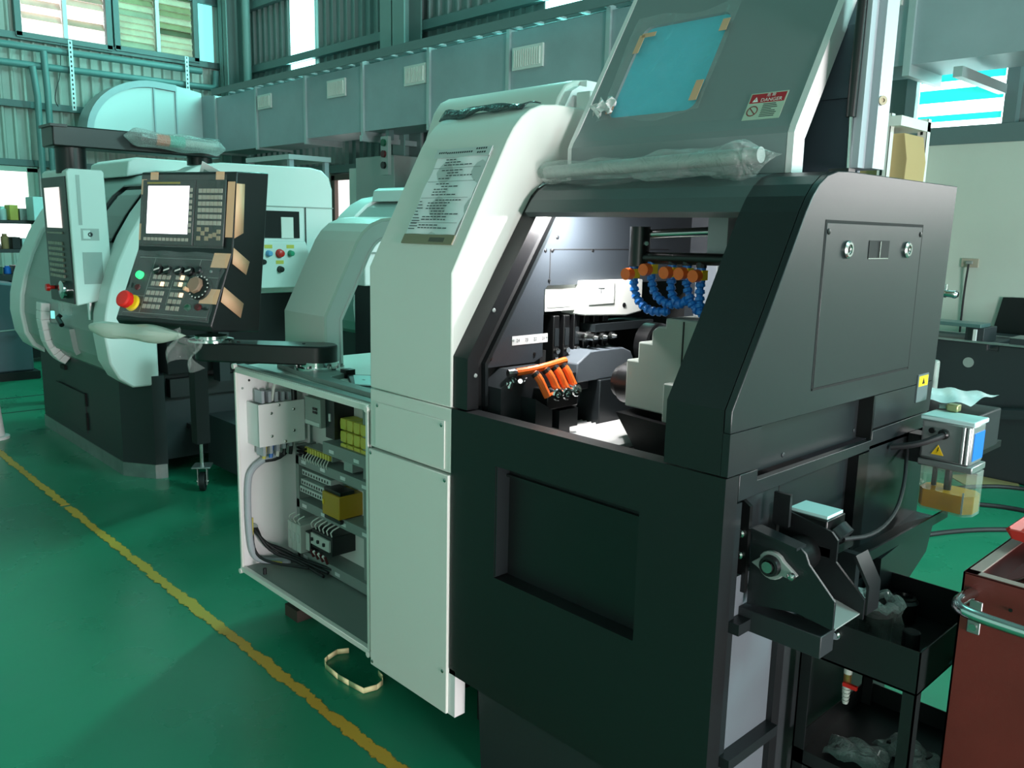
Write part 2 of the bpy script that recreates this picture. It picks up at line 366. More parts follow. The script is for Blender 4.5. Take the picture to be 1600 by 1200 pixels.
# fibreglass daylight strips in the back wall
for n, (xa, xb) in enumerate(((-13.28, -12.53), (-7.37, -6.62))):
    w_ = struct(MB().box(xa, xb, Y1-.06, Y1-.05, 4.1, 8.2).build('window_%d' % (n+1), 'fibre_strip'), 'tall translucent daylight strip in the back wall')
for n, (ya, yb) in enumerate(((6.82, 7.1),)):
    struct(MB().box(X0+.055, X0+.06, ya, yb, 4.45, 5.5).build('window_3', 'fibre_pale'), 'narrow pale daylight strip beside the louvres')
# louvred windows of the left wall
mat('glow_4', (1, 1, 1), 0.5, emit=1.0, ecol=(1, 0.93, 0.9)); mat('glow_5', (.8, 1, .9), 0.5, emit=0.25, ecol=(0.75, 0.95, 0.7))
BL4 = [mat('blade_4%d' % k, c, 0.4, var=0.35, vscale=2.5, emit=e, ecol=ec) for k, (c, e, ec) in enumerate((('#d8d0cc', .62, (1, .92, .9)), ('#b09a88', .3, (1, .8, .7)), ('#5f4c3e', .05, (.8, .6, .5)), ('#8f7f6c', .16, (.9, .75, .6))))]  # blades glow in random tints, daylight put into their colour
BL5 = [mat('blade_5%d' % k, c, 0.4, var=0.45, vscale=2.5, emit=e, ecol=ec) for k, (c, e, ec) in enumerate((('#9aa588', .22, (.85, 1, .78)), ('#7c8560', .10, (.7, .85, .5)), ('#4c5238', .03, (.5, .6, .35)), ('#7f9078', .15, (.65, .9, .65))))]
def louvre(n, ya, yb, z0, z1, glow, ns, mats, wts):
    w_ = struct(MB().box(X0+.056, X0+.06, ya, yb, z0, z1).build('window_%d' % n, glow), 'grimy louvred window with glowing blades high in the left wall')
    f = MB(); X = X0+.05
    f.box(X, X+.12, ya-.07, ya+.02, z0-.06, z1).box(X, X+.12, yb-.02, yb+.07, z0-.06, z1).box(X, X+.12, ya-.06, yb+.06, z0-.08, z0)
    f.build('frame', 'girt', w_)
    MB().box(X+.05, X+.13, (ya+yb)/2-.03, (ya+yb)/2+.03, z0, z1).build('mullion', 'galv_light', w_)
    for half in range(2):
        a = ya+.02+half*(yb-ya)/2+.02; b = a+(yb-ya)/2-.08
        for k in range(ns):
            st = (z1-z0)/ns; z = z0+.01+k*st; m_ = random.choices(mats, wts)[0]
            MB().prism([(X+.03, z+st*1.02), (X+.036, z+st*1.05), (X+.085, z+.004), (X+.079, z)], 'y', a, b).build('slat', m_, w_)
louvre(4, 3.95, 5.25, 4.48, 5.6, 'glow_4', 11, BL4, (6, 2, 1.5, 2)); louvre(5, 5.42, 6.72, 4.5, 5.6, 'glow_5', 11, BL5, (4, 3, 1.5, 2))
w6 = struct(MB().box(X0+.06, X0+.065, 2.6, 3.9, 1.2, 2.36).build('window_6', 'sky_warm'), 'bright low window in the left wall')
MB().box(X0+.02, X0+.12, 3.9, 4.05, 1.15, 2.42).box(X0+.02, X0+.12, 2.6, 4.05, 2.36, 2.44).build('frame', 'plaster', w6)
# low window with brown mullions in the back wall
w7 = struct(MB().box(-11.9, -10.6, Y1-.05, Y1-.04, 1.3, 2.36).build('window_7', 'sky_warm'), 'bright window with brown mullions in the back wall')
f = MB(); mat('brown_frame', '#5c4a42', 0.5)
for x in (-11.95, -11.2, -10.6): f.box(x-.05, x+.05, Y1-.12, Y1-.05, 1.25, 2.4)
f.box(-12, -10.55, Y1-.12, Y1-.05, 2.33, 2.42).build('frame', 'brown_frame', w7)
MB().box(-12.35, -12.0, Y1-.16, Y1-.06, 0, 2.45).build('jamb', 'pale_paint', w7)
# right part of the back wall: white plaster up to a ledge, fibreglass louvre above
struct(MB().box(-4.2, .4, Y1-.12, Y1, 0, 2.36).box(.4, X1, Y1-.12, Y1, 0, 1.9).build('wall_plaster', 'plaster'), 'pale plaster lower wall behind the machines')
struct(MB().box(-4.2, .38, Y1-.14, Y1-.02, 2.36, 2.5).build('trim_5', 'girt'), 'steel ledge under the turquoise window')
w8 = struct(MB().box(-3.0, -2.33, Y1-.05, Y1-.04, 2.5, 3.3).build('window_8', 'sky_white'), 'turquoise fibreglass louvre window glowing with daylight')
for k, z in enumerate((2.86, 2.70, 2.55)):
    MB().box(-2.98, -2.35, Y1-.09, Y1-.08, z, z+.10-(.05 if k == 2 else 0)).build('slat', 'fibre_teal', w8)
w9 = struct(MB().box(0.5, 3.6, Y1-.05, Y1-.04, 1.95, 3.3).build('window_9', mat('assumed_pane_glow', (1, 1, 1), 0.5, emit=8.0, ecol=(1.0, .92, .92))), 'assumed bright window further along the back wall, out of view')  # unseen window, assumed and added for the pink sheen on the hood side
for x in (0.45, 2.05, 3.62): MB().box(x-.05, x+.05, Y1-.14, Y1-.04, 1.9, 3.35).build('frame', 'girt', w9)
MB().box(-2.33, -2.24, Y1-.12, Y1-.02, 2.5, 3.4).box(-3.08, -3.0, Y1-.12, Y1-.02, 2.5, 3.4).build('frame', 'girt', w8)

# floor marking and joints
def strip(xa, xb, y, w, lab):
    o = MB().box(xa, xb, -w/2, w/2, 0, .0015).build('floor_line', 'line_paint'); o.location = (0, y, 0.001)
    return tag(o, lab, 'floor line', 'yellow floor lines')
strip(-5.06, -0.6, 1.357, .072, 'long worn yellow floor line running beside the open electrical cabinet')
strip(-9.5, -5.10, 1.357, .072, 'orange yellow floor line continuing past the small break at far left')
for x, y0, y1 in ((-7.55, 0.8, 2.1), (-8.9, 1.0, 2.6)):
    o = MB().box(-.03, .03, y0, y1, 0, .0015).build('floor_line', 'line_paint'); o.location = (x, 0, 0.001)
    tag(o, 'thin pale yellow line across the floor %s the left lathe' % ('just behind' if x > -8 else 'further behind'), 'floor line', 'yellow floor lines')
for x in (-7.95, -8.62):
    struct(MB().box(x-.012, x+.012, 0.5, 3.2, 0, .0012).build('trim_6', 'black_matte'), 'dark joint across the green floor')

# ================================================================== DUCT, TRAY, PIPES
du = thing('air_duct', 'long grey galvanised air duct with vents along the back wall', 'duct', (-8, 6.8, 2.8))
seams = [-14.12, -12.68, -11.2, -9.74, -8.34, -6.96, -5.57, -4.2, -2.72, -1.2, 0.4]
for i in range(len(seams)-1):
    a, b = seams[i], seams[i+1]
    MB().box(a+.012, b-.012, 6.5, 7.05, 2.80 if i < 2 else 2.85, 3.68).build('duct_section', 'galv', du)
for i, s in enumerate(seams):
    MB().box(s-.025, s+.025, 6.47, 7.08, 2.77, 3.71).build('flange', 'galv_light', du)
for (xa, xb, z0, z1) in ((-12.62, -12.2, 3.36, 3.57), (-10.6, -10.15, 3.34, 3.57), (-8.82, -8.4, 3.32, 3.55), (-6.89, -6.44, 3.28, 3.51), (-3.2, -2.8, 3.27, 3.5)):
    v = MB().box(xa, xb, 6.475, 6.5, z0, z1).build('vent', 'pale_paint', du)
    n = 12
    for k in range(n):
        x = xa+.04+k*(xb-xa-.08)/(n-1)
        MB().box(x-.008, x+.008, 6.462, 6.476, z0+.03, z1-.03).build('vent_slat', 'white_paint', v)
for x in (-9.72, -8.0, -2.35):
    MB().box(x-.03, x+.03, 6.44, 7.4, 2.72, 2.79).build('support_bar', 'galv_light', du)
el = [(5.62-1.07*math.cos(math.radians(90*i/14)), 2.97+.9*math.sin(math.radians(90*i/14))) for i in range(15)]+[(5.98, 3.85), (6.42, 3.78), (6.42, 2.8), (4.55, 2.8)]
e_ = thing('duct_elbow', 'pale turquoise quarter round duct elbow behind the left lathe', 'duct', (-14.6, 5.5, 2.8))
MB().prism(el, 'x', -14.95, -14.5).build('elbow_shell', 'galv_light', e_)
inner = offset_line(el[:16], .10)
MB().ribbon(el[:16], inner, 'x', -14.5, -14.46).build('rim', 'galv', e_)
for y in (5.62, 5.98): MB().box(-14.5, -14.475, y-.012, y+.012, 2.8, 3.85).build('seam', 'galv', e_)
MB().prism([(-14.5, 6.42), (-14.3, 6.42), (-14.14, 6.47), (-14.14, 6.9), (-14.5, 6.9)], 'z', 2.79, 3.72).build('corner_piece', 'galv', e_)
tr_ = thing('cable_tray', 'grey cable ladder tray running above the air duct', 'cable tray', (-8, 6.3, 3.7))
MB().box(-13.8, 0.5, 6.28, 6.30, 3.66, 3.76).build('side_rail', 'girt', tr_)
MB().box(-13.8, 0.5, 6.58, 6.60, 3.72, 3.82).build('side_rail', 'girt', tr_)
g = MB().box(-.03, .03, 6.29, 6.59, 3.715, 3.735).build('rung', 'fibre_rung' if 'fibre_rung' in MATS else 'galv_light', tr_)
g.location = (-13.6, 0, 0)
g.data.transform(Matrix.Translation((0, 0, 0)))
for k in range(1, 44): again(g, (0.32*k, 0, 0))
# wall pipes
def pipe(pts, r, lab, m='pipe_teal'):
    return tag(MB().tube(pts, r, 12, 0).build('wall_pipe', m), lab, 'pipe', 'pipes on the left wall')
pipe([(-15.2, 1.0, 4.22), (-15.2, 6.75, 4.26)], .055, 'upper of the two horizontal pipes along the left wall')
pipe([(-15.2, 1.0, 3.95), (-15.2, 6.9, 4.0), (-15.2, 7.0, 4.04), (-15.2, 7.02, 4.3)], .055, 'lower of the two horizontal pipes along the left wall')
pipe([(-15.12, 4.19, 4.2), (-15.12, 4.21, 3.6), (-15.12, 4.2, 0.1)], .05, 'vertical pipe dropping from the upper horizontal pipe')
pipe([(-15.12, 4.02, 3.95), (-15.12, 4.06, 3.5), (-15.12, 4.05, 0.1)], .05, 'vertical pipe dropping from the lower horizontal pipe')
for y, z0, z1, lab in ((4.58, 3.35, 4.42, 'perforated steel angle hanging below the bright louvred window'), (6.45, 3.75, 4.45, 'perforated steel angle hanging near the end of the wall pipes')):
    a = thing('slotted_angle', lab, 'steel angle', (-15.1, y, z0))
    MB().box(-15.1, -15.09, y-.03, y+.03, z0, z1).box(-15.14, -15.1, y+.02, y+.03, z0, z1).build('bar', 'galv_light', a)
    for k in range(int((z1-z0)/.07)):
        MB().box(-15.091, -15.087, y-.012, y+.008, z0+.03+k*.07, z0+.065+k*.07).build('slot', 'black_matte', a)
tag(MB().tube([(-15.365, 4.52, 4.40), (-15.34, 4.48, 3.9), (-15.33, 4.40, 3.7), (-15.33, 4.36, 3.5), (-15.36, 4.42, 3.42)], .006, 6, 2).build('hanging_wire', 'black'), 'thin black wire looping down the left wall', 'wire')

# ================================================================== MAIN MACHINE
M1 = thing('sliding_head_lathe', 'large white and charcoal CNC lathe with raised hood in the foreground', 'machine', (-1.6, 2.05, 0))
YF = 1.5
# --- white headstock housing
prof = [(1.5, 1.10), (1.5, 1.482), (1.60, 1.67), (1.70, 1.855), (1.725, 1.893), (1.755, 1.925), (1.79, 1.95), (1.835, 1.967), (1.90, 1.975), (2.2, 1.978), (2.2, 1.76), (1.85, 1.745), (1.80, 1.70), (1.66, 1.485), (1.53, 1.26), (1.53, 1.10)]
MB().prism(prof, 'x', -2.225, -1.82).build('headstock_cover', 'white_paint', M1, bevel=.005)
MB().prism([(1.53, 1.10), (1.53, 1.26), (1.66, 1.485), (1.80, 1.70), (1.85, 1.745), (2.2, 1.76), (2.2, 1.10)], 'x', -2.222, -2.21).build('headstock_side', 'white_paint', M1)
lp = MB().box(-2.225, -1.82, 1.5, 1.58, 0.908, 1.098).build('front_panel', 'white_paint', M1, bevel=.003)
def groove(x0, x1, z0, z1, y, parent, m='charcoal_flat', t=.0025):
    g_ = MB()
    g_.box(x0, x1, y-.0008, y, z0, z0+t).box(x0, x1, y-.0008, y, z1-t, z1).box(x0, x0+t, y-.0008, y, z0, z1).box(x1-t, x1, y-.0008, y, z0, z1)
    return g_.build('seam', m, parent)
ap = MB().box(-2.193, -1.845, 1.496, 1.5, 0.915, 1.060).build('access_panel', 'white_paint', lp, bevel=.0015)
def screw(x, y, z, parent, ax=(0, -1, 0), r=.006, m='steel', h=.003):
    a = Vector(ax); p = Vector((x, y, z))
    return MB().lathe([(0, r), (h*.6, r), (h, r*.6)], p, a, 10).build('screw', m, parent)
for x, z in ((-2.18, 1.05), (-1.858, 1.045)): screw(x, 1.496, z, lp)
pn = MB().box(-2.225, -1.822, 1.492, 1.54, 0.15, 0.902).build('lower_panel', 'white_paint', M1, bevel=.0025)
for x, z in ((-2.213, .89), (-1.836, .885), (-2.213, .165), (-1.84, .285)): screw(x, 1.492, z, pn)
MB().box(-1.835, -1.79, 1.50, 1.54, 0.15, .30).build('panel_return', 'white_return', M1)
MB().box(-2.215, -1.83, 1.545, 2.5, 0.2, 1.0).build('headstock_base', 'charcoal_flat', M1)
# --- rounded roof cover behind and little bracket
rc = [(2.02, 1.93), (2.06, 2.03), (2.09, 2.07), (2.13, 2.09), (2.20, 2.10), (2.6, 2.10), (2.6, 1.93)]
MB().prism(rc, 'x', -2.62, -1.97).build('roof_cover', 'white_paint', M1, bevel=.006)
MB().prism([(2.06, 2.0), (2.09, 2.05), (2.13, 2.07), (2.16, 2.07), (2.16, 2.09), (2.22, 2.09), (2.22, 1.96), (2.06, 1.96)], 'x', -1.97, -1.94).build('cover_lip', 'white_return', M1)
MB().box(-1.93, -1.87, 2.10, 2.16, 1.975, 2.045).build('bracket', 'pale_paint', M1, bevel=.004)
MB().box(-2.62, -2.212, 2.2, 2.6, 0.3, 1.95).build('rear_body', 'pale_paint', M1)
# --- data sheet in its acrylic sleeve on the sloping cover
sl = Vector((0, .215, .40)).normalized(); sn = Vector((0, -sl.z, sl.y)); so = Vector((0, 1.5, 1.482)); ux = Vector((1, 0, 0))
ds = thing('data_sheet', 'paper data sheet held flat on the white sloping cover', 'paper', so+Vector((-2.0, 0, 0))+sl*.1)
MB().obox(so, ux, sl, sn, -2.108, -1.868, .085, .40, .001, .003).build('backing', 'silver_label', ds)
def pw(u, v):
    x = -2.102+u*.23; s_ = .115+v*.265; h = .005+.003*math.sin(u*9+v*3)+.002*math.sin(v*14)
    return so+ux*x+sl*s_+sn*h
MB().grid(pw, 12, 14).build('sheet', 'paper', ds)
MB().obox(so, ux, sl, sn, -2.115, -1.862, .372, .402, .009, .011).build('header_strip', 'silver_label', ds)
MB().obox(so, ux, sl, sn, -2.105, -1.866, .083, .114, .004, .008).build('footer_plate', 'tan_plate', ds, bevel=.001)
ln = MB()
for k in range(26):
    s_ = .362-k*.0092
    if k in (3, 8, 14, 23): ln.obox(so, ux, sl, sn, -2.095, -1.878, s_, s_+.0008, .0105, .0108); continue
    x = -2.05+random.choice((0, .0, .03)); e = x+random.uniform(.04, .13)
    while x < e:
        q = random.uniform(.008, .02); ln.obox(so, ux, sl, sn, x, x+q, s_, s_+.003, .0105, .0108); x += q+.004
for k in range(5): ln.obox(so, ux, sl, sn, -2.094, -2.094+.012+.008*(k % 3), .22-k*.011, .2228-k*.011, .0105, .0108)
for k in range(5): ln.obox(so, ux, sl, sn, -2.094, -2.094+.03+.008*(k % 2), .165-k*.009, .1675-k*.009, .0105, .0108)
tag(ln.build('print', 'ink', ds), kind='stuff')
bc = MB()
for k in range(14): bc.obox(so, ux, sl, sn, -1.975+k*.005, -1.975+k*.005+.0025, .090, .104, .008, .0084)
tag(bc.build('barcode_marks', 'ink', ds), kind='stuff')
hl = MB()
for x0, x1, s0 in ((-2.06, -1.95, .384), (-2.1, -2.07, .386), (-1.93, -1.88, .393), (-1.92, -1.885, .380)):
    x = x0
    while x < x1: hl.obox(so, ux, sl, sn, x, x+.007, s0, s0+.006, .0111, .0113); x += .010
tag(hl.build('print', 'ink', ds), kind='stuff')
# --- dark front skirt with recessed panel
rp_ = MB().box(-1.628, -1.138, YF+.048, YF+.055, .652, .972).build('recess_panel', 'charcoal', M1)
MB().box(-1.627, -1.6265+.004, YF+.002, YF+.05, .655, .97).build('recess_edge', 'charcoal_side', rp_)
MB().box(-1.628, -1.138, YF+.035, YF+.05, .938, .945).build('recess_ledge', 'charcoal', rp_)
MB().prism([(-1.72, .285), (-.93, .285), (-.93, 0.0), (-1.70, 0.0)], 'y', YF+.03, YF+.06).build('plinth', 'charcoal_flat', M1)
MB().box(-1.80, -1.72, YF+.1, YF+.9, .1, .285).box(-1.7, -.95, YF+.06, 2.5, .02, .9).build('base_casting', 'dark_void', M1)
# --- right hood: profile in (y, z)
hp = [(1.5, 1.104), (1.5, 1.245), (1.62, 1.445), (1.74, 1.655), (1.765, 1.69), (1.792, 1.717), (1.825, 1.737), (1.873, 1.749), (1.94, 1.752), (2.60, 1.752)]
hin = offset_line(hp, .02)
MB().ribbon(hp, hin, 'x', -1.078, -.933).build('hood_front', 'charcoal', M1)
side = hp[:]+[(2.575, 1.11), (2.19, 1.104), (2.19, 1.197), (1.625, 1.197), (1.625, 1.104)]
MB().prism([(1.5, 1.197)]+hp[1:]+[(2.58, 1.197)], 'x', -.932, -.915).build('hood_side', 'charcoal_side', M1, bevel=.002)
MB().box(-.932, -.915, 1.5, 1.625, 1.104, 1.1965).build('hood_side_foot', 'charcoal_side', M1)
MB().prism([(2.19, 1.108), (2.573, 1.108), (2.58, 1.1965), (2.19, 1.1965)], 'x', -.932, -.915).build('hood_side_foot', 'charcoal_side', M1)
hd = hp[3:]; MB().ribbon(hd, offset_line(hd, .022), 'x', -1.785, -1.078).build('hood_header', 'header_grey', M1)
MB().box(-1.75, -1.09, 1.80, 1.815, 1.655, 1.665).build('header_lip', 'charcoal_side', M1)
# recessed panels in the side under the hood
rs = MB().box(-.965, -.955, 1.62, 2.2, 1.075, 1.2).build('side_recess', 'charcoal_side', M1)
MB().box(-.955, -.915, 2.185, 2.192, 1.08, 1.197).build('side_recess_edge', 'black', rs)
for y, z in ((1.80, 1.185), (1.80, 1.095), (2.17, 1.10)): screw(-.955, y, z, rs, (1, 0, 0), .006, 'charcoal_flat')
MB().prism([(1.552, 1.04), (1.552, 1.10), (1.625, 1.10), (1.625, 1.075), (2.20, 1.075), (2.20, 1.10), (2.57, 1.105), (2.57, 1.05), (2.19, 1.05)], 'x', -.935, -.917).build('side_rail', 'charcoal_side', M1, bevel=.0015)
lr = MB().box(-.955, -.945, 1.552, 2.2, .72, 1.06).build('lower_side_panel', 'charcoal_side', M1)
MB().box(-.945, -.944, 1.775, 1.778, .75, 1.045).build('seam', 'dark_void', lr)
MB().box(-.945, -.917, 2.13, 2.19, .75, 1.045).build('post_gap', 'black', lr)
screw(-.945, 1.79, 1.045, lr, (1, 0, 0), .005, 'charcoal_flat')
MB().box(-.95, -.917, 2.19, 2.57, .70, 1.06).build('side_panel_rear', 'charcoal_side', M1)
MB().box(-.945, -.919, 1.551, 1.572, .286, 1.035).build('corner_edge', 'charcoal_side', M1)
# low chip tray along the side
MB().prism([(-.93, .76), (-.80, .83), (-.80, .856), (-.806, .856), (-.806, .84), (-.93, .775)], 'y', 1.90, 2.48).build('drip_tray', 'charcoal_side', M1)
MB().box(-.93, -.79, 1.878, 1.90, .78, .875).build('tray_end', 'charcoal_side', M1)
MB().prism([(2.2, .76), (2.56, .80), (2.52, .70), (2.2, .55)], 'x', -.93, -.86).build('tray_support', 'charcoal_side', M1)
# lower grey panel with two rails
MB().box(-.935, -.925, 1.552, 1.765, .05, .86).build('base_side_panel', 'cabinet_dark', M1) if 'cabinet_dark' in MATS else MB().box(-.935, -.925, 1.552, 1.765, .05, .86).build('base_side_panel', mat('cabinet_dark', '#5b6268', 0.5), M1)
for z in (.752, .425): MB().box(-.925, -.893, 1.552, 1.765, z-.012, z+.014).build('base_rail', 'charcoal_side', M1)
MB().box(-.935, -.91, 1.765, 1.80, .02, .8).build('base_post', 'charcoal', M1)
MB().box(-.936, -.928, 1.80, 2.5, .02, .74).build('base_side_panel', 'charcoal_flat', M1)
# access door in the hood side
ad = MB().box(-.915, -.913, 1.838, 2.378, 1.256, 1.634).build('access_door', 'charcoal_side', M1, bevel=.0008)
g_ = MB(); t = .005
g_.box(-.9152, -.9140, 1.833, 2.383, 1.634, 1.641).box(-.9152, -.9142, 1.833, 2.383, 1.250, 1.2555).box(-.9152, -.9142, 1.832, 1.8375, 1.25, 1.64).box(-.9152, -.9142, 2.3785, 2.385, 1.25, 1.64)
g_.build('door_gap', 'dark_void', ad)
for y in (1.945, 2.285):
    l_ = MB().lathe([(0, .021), (.006, .021), (.009, .017), (.009, .012), (.006, .010), (.006, .0)], (-.913, y, 1.575), (1, 0, 0), 20).build('latch', 'steel', ad)
    MB().box(-.9065, -.9055, y-.002, y+.002, 1.567, 1.583).build('latch_slot', 'black', l_)
MB().box(-.9129, -.9115, 2.06, 2.175, 1.553, 1.597).build('pull_recess', 'black_matte', ad)
MB().box(-.9115, -.908, 2.115, 2.119, 1.556, 1.595).build('pull_divider', 'steel', ad)
MB().box(-.9116, -.9112, 2.06, 2.175, 1.552, 1.5545).build('pull_lip', 'steel', ad)
for y in (1.848, 2.368): screw(-.913, y, 1.615, ad, (1, 0, 0), .007, 'black')
mp = MB().box(-.915, -.912, 2.46, 2.535, 1.145, 1.225).build('warning_plate', mat('plate_dull', '#5c686a', 0.4), M1)
MB().box(-.912, -.9113, 2.466, 2.53, 1.19, 1.22).build('plate_band', 'yellow', mp)
MB().prism([(2.488, 1.196), (2.508, 1.196), (2.498, 1.214)], 'x', -.9113, -.911).build('plate_mark', 'black', mp)
# --- raised door
DP = [(1.90, 1.752), (1.90, 1.845), (1.905, 1.86), (1.92, 1.885), (2.0, 2.02)]
ds0 = Vector((0, 1.92, 1.875)); dsl = Vector((0, .25, .425)).normalized(); dsn = Vector((0, -dsl.z, dsl.y))
lo = [(1.90, 1.752), (1.90, 1.845), (1.908, 1.862), (ds0.y+dsl.y*.02, ds0.z+dsl.z*.02)]
MB().ribbon(lo, offset_line(lo, .018), 'x', -1.757, -1.062).build('door_lower', 'door_grey', M1)
def rrect(x0, x1, s0, s1, r, n=5):
    out = []
    for cx, cs, a in ((x1-r, s1-r, 0), (x0+r, s1-r, 90), (x0+r, s0+r, 180), (x1-r, s0+r, 270)):
        out += [(cx+r*math.cos(math.radians(a+90*i/n)), cs+r*math.sin(math.radians(a+90*i/n))) for i in range(n+1)]
    res = []
    for i, p in enumerate(out):
        q = out[(i+1) % len(out)]; res.append(p)
        if math.hypot(q[0]-p[0], q[1]-p[1]) > 2*r:
            res += [(p[0]+(q[0]-p[0])*k/10, p[1]+(q[1]-p[1])*k/10) for k in range(1, 10)]
    return res
def plate_with_hole(x0, x1, s0, s1, hole, O, u, v, n, th):
    m = MB(); N_ = len(hole); cx = sum(p[0] for p in hole)/N_; cs = sum(p[1] for p in hole)/N_
    outer = []
    for (hx, hs) in hole:
        dx, dz = hx-cx, hs-cs
        k = min(((x1 if dx > 0 else x0)-cx)/dx if abs(dx) > 1e-6 else 1e9, ((s1 if dz > 0 else s0)-cs)/dz if abs(dz) > 1e-6 else 1e9)
        outer.append((cx+dx*k, cs+dz*k))
    # insert the exact corners
    H, Q = [], []
    corners = [(x1, s1), (x0, s1), (x0, s0), (x1, s0)]
    for i in range(N_):
        H.append(hole[i]); Q.append(outer[i]); a, b = outer[i], outer[(i+1) % N_]
        for c in corners:
            if (abs(a[0]-c[0]) < 1e-6 and abs(b[1]-c[1]) < 1e-6 or abs(a[1]-c[1]) < 1e-6 and abs(b[0]-c[0]) < 1e-6) and not (abs(a[0]-b[0]) < 1e-6 or abs(a[1]-b[1]) < 1e-6):
                H.append(hole[i]); Q.append(c)
    k = len(H); P = lambda p, h: O+u*p[0]+v*p[1]+n*h
    vs = [P(p, 0) for p in H]+[P(p, 0) for p in Q]+[P(p, -th) for p in H]+[P(p, -th) for p in Q]
    fs_ = []
    for i in range(k):
        j = (i+1) % k
        fs_ += [(i, j, k+j, k+i), (2*k+i, 3*k+i, 3*k+j, 2*k+j), (i, 2*k+i, 2*k+j, j), (k+i, k+j, 3*k+j, 3*k+i)]
    return m.add(vs, fs_)
sk_hole = [(-1.138, .652+.32*k/8) for k in range(9)]+[(-1.138-.49*k/8, .972) for k in range(1, 9)]+[(-1.628, .972-.32*k/8) for k in range(1, 9)]+[(-1.628+.49*k/8, .652) for k in range(1, 8)]
plate_with_hole(-1.818, -.918, .285, 1.100, sk_hole, Vector((0, YF, 0)), ux, Vector((0, 0, 1)), Vector((0, -1, 0)), .05).build('front_skirt', 'charcoal', M1)
hole = rrect(-1.672, -1.372, .062, .385, .03)
plate_with_hole(-1.757, -1.062, .02, .62, hole, ds0, ux, dsl, dsn, .018).build('door_upper', 'door_grey', M1)
edge = [(1.90, 1.752), (1.90, 1.845), (1.908, 1.862), (ds0.y+dsl.y*.62, ds0.z+dsl.z*.62)]
MB().ribbon(edge, offset_line(edge, .052), 'x', -1.063, -1.045).build('door_edge', 'white_return', M1)
MB().ribbon(edge, offset_line(edge, .045), 'x', -1.772, -1.756).build('door_edge', 'white_return', M1)
wn = MB().obox(ds0, ux, dsl, dsn, -1.675, -1.369, .06, .388, -.014, -.009).build('door_window', 'door_pane', M1)
def fl(u, v):
    x = -1.70+u*.352; s_ = .045+v*.365; h = .004+.004*abs(math.sin(u*7+v*5))*(.3+abs(u-.5))+(.004 if u < .06 or u > .94 else 0)
    return ds0+ux*(x+.01*math.sin(v*6)*(1-u)*.6)+dsl*(s_+.012*math.sin(u*8))+dsn*h
fm = MB().grid(fl, 20, 20).build('window_film', 'wrap_clear', wn)
for (a0, a1, b0, b1) in ((-1.66, -1.61, .335, .35), (-1.668, -1.648, .28, .345), (-1.385, -1.362, .31, .35), (-1.39, -1.366, .085, .15), (-1.672, -1.65, .07, .11)):
    MB().obox(ds0, ux, dsl, dsn, a0, a1, b0, b1, .010, .011).build('tape_strip', 'tape', wn)
cr_ = MB()
def crump(u, v):
    return ds0+ux*(-1.715+u*.075+.01*math.sin(9*v))+dsl*(.06+v*.05+.008*math.sin(u*11))+dsn*(.012+.02*abs(math.sin(u*8+v*3)))
cr_.grid(crump, 10, 8).build('film_crumple', 'white_return', wn, solid=.001)
# danger plate
sg = MB().obox(ds0, ux, dsl, dsn, -1.205, -1.103, .010, .090, 0, .0015).build('danger_sign', mat('sign_pale', '#b9c9b6', 0.45), M1)
MB().obox(ds0, ux, dsl, dsn, -1.202, -1.106, .060, .087, .0015, .0019).build('sign_band', mat('sign_red', '#b5232f', 0.45), sg)
def DPt(x, s_, h=.002): return ds0+ux*x+dsl*s_+dsn*h
mat('sign_white', '#f2f2ee', 0.5); mat('sign_brown', '#8a3a34', 0.5)
text('DANGER', .0145, 'sign_white', sg, DPt(-1.142, .0665), ux, dsl)
text('危 險', .011, 'sign_white', sg, DPt(-1.146, .0805), ux, dsl)
tri = [(-1.194, .063), (-1.178, .063), (-1.186, .078)]
MB().add([DPt(*p, .0022) for p in tri], [(0, 1, 2)]).build('warning_triangle', 'sign_white', sg)
MB().obox(ds0, ux, dsl, dsn, -1.1867, -1.1853, .067, .073, .0022, .0024).build('warning_mark', 'sign_red', sg)
rg = MB()
for i in range(24):
    a, b = 2*math.pi*i/24, 2*math.pi*(i+1)/24
    q = [(r*math.cos(t)-1.1845, r*math.sin(t)+.036) for r, t in ((.0155, a), (.0155, b), (.0125, b), (.0125, a))]
    rg.add([DPt(*p, .0022) for p in q], [(0, 1, 2, 3)])
q = [(-1.195, .045), (-1.193, .047), (-1.174, .027), (-1.176, .025)]
rg.add([DPt(*p, .0022) for p in q], [(0, 1, 2, 3)]).build('prohibition_ring', 'sign_brown', sg, recalc=False)
tl = MB()
for k in range(8):
    s_ = .054-k*.0052; tl.obox(ds0, ux, dsl, dsn, -1.160, -1.160+random.uniform(.025, .045), s_, s_+.0022, .0016, .0019)
tag(tl.build('sign_lines', 'ink', sg), kind='stuff')
# plastic wrapped handle bar of the door
hb = MB().cyl((-1.79, 1.835, 1.772), (-1.09, 1.835, 1.79), .019, 20).build('door_handle', 'alu_grey', M1)
for x in (-1.70, -1.18): MB().cyl((x, 1.835, 1.78), (x, 1.90, 1.785), .010, 10).build('handle_post', 'alu_grey', hb)
P_ = []
NW, NR = 60, 20
def wrapf(u, v):
    t = u; x = -1.835+t*.80
    r = .022+.008*math.sin(t*9)**2+.006*math.sin(t*23)+ (.012 if t > .62 else 0)*math.sin((t-.62)/.38*math.pi)
    if t < .07: r *= .35+.65*t/.07
    if t > .88: r *= max(.06, (1-t)/.12)
    a = v*2*math.pi
    rr = r*(1+.14*math.sin(3*a+t*14)+.08*math.sin(7*a-t*31))
    sag = (.010 if .4 < t < .95 else .003)
    return (x, 1.833+rr*math.cos(a), 1.771+.019*t+rr*math.sin(a)*(1.35 if math.sin(a) < 0 and t > .45 else 1.0)-sag*.3)
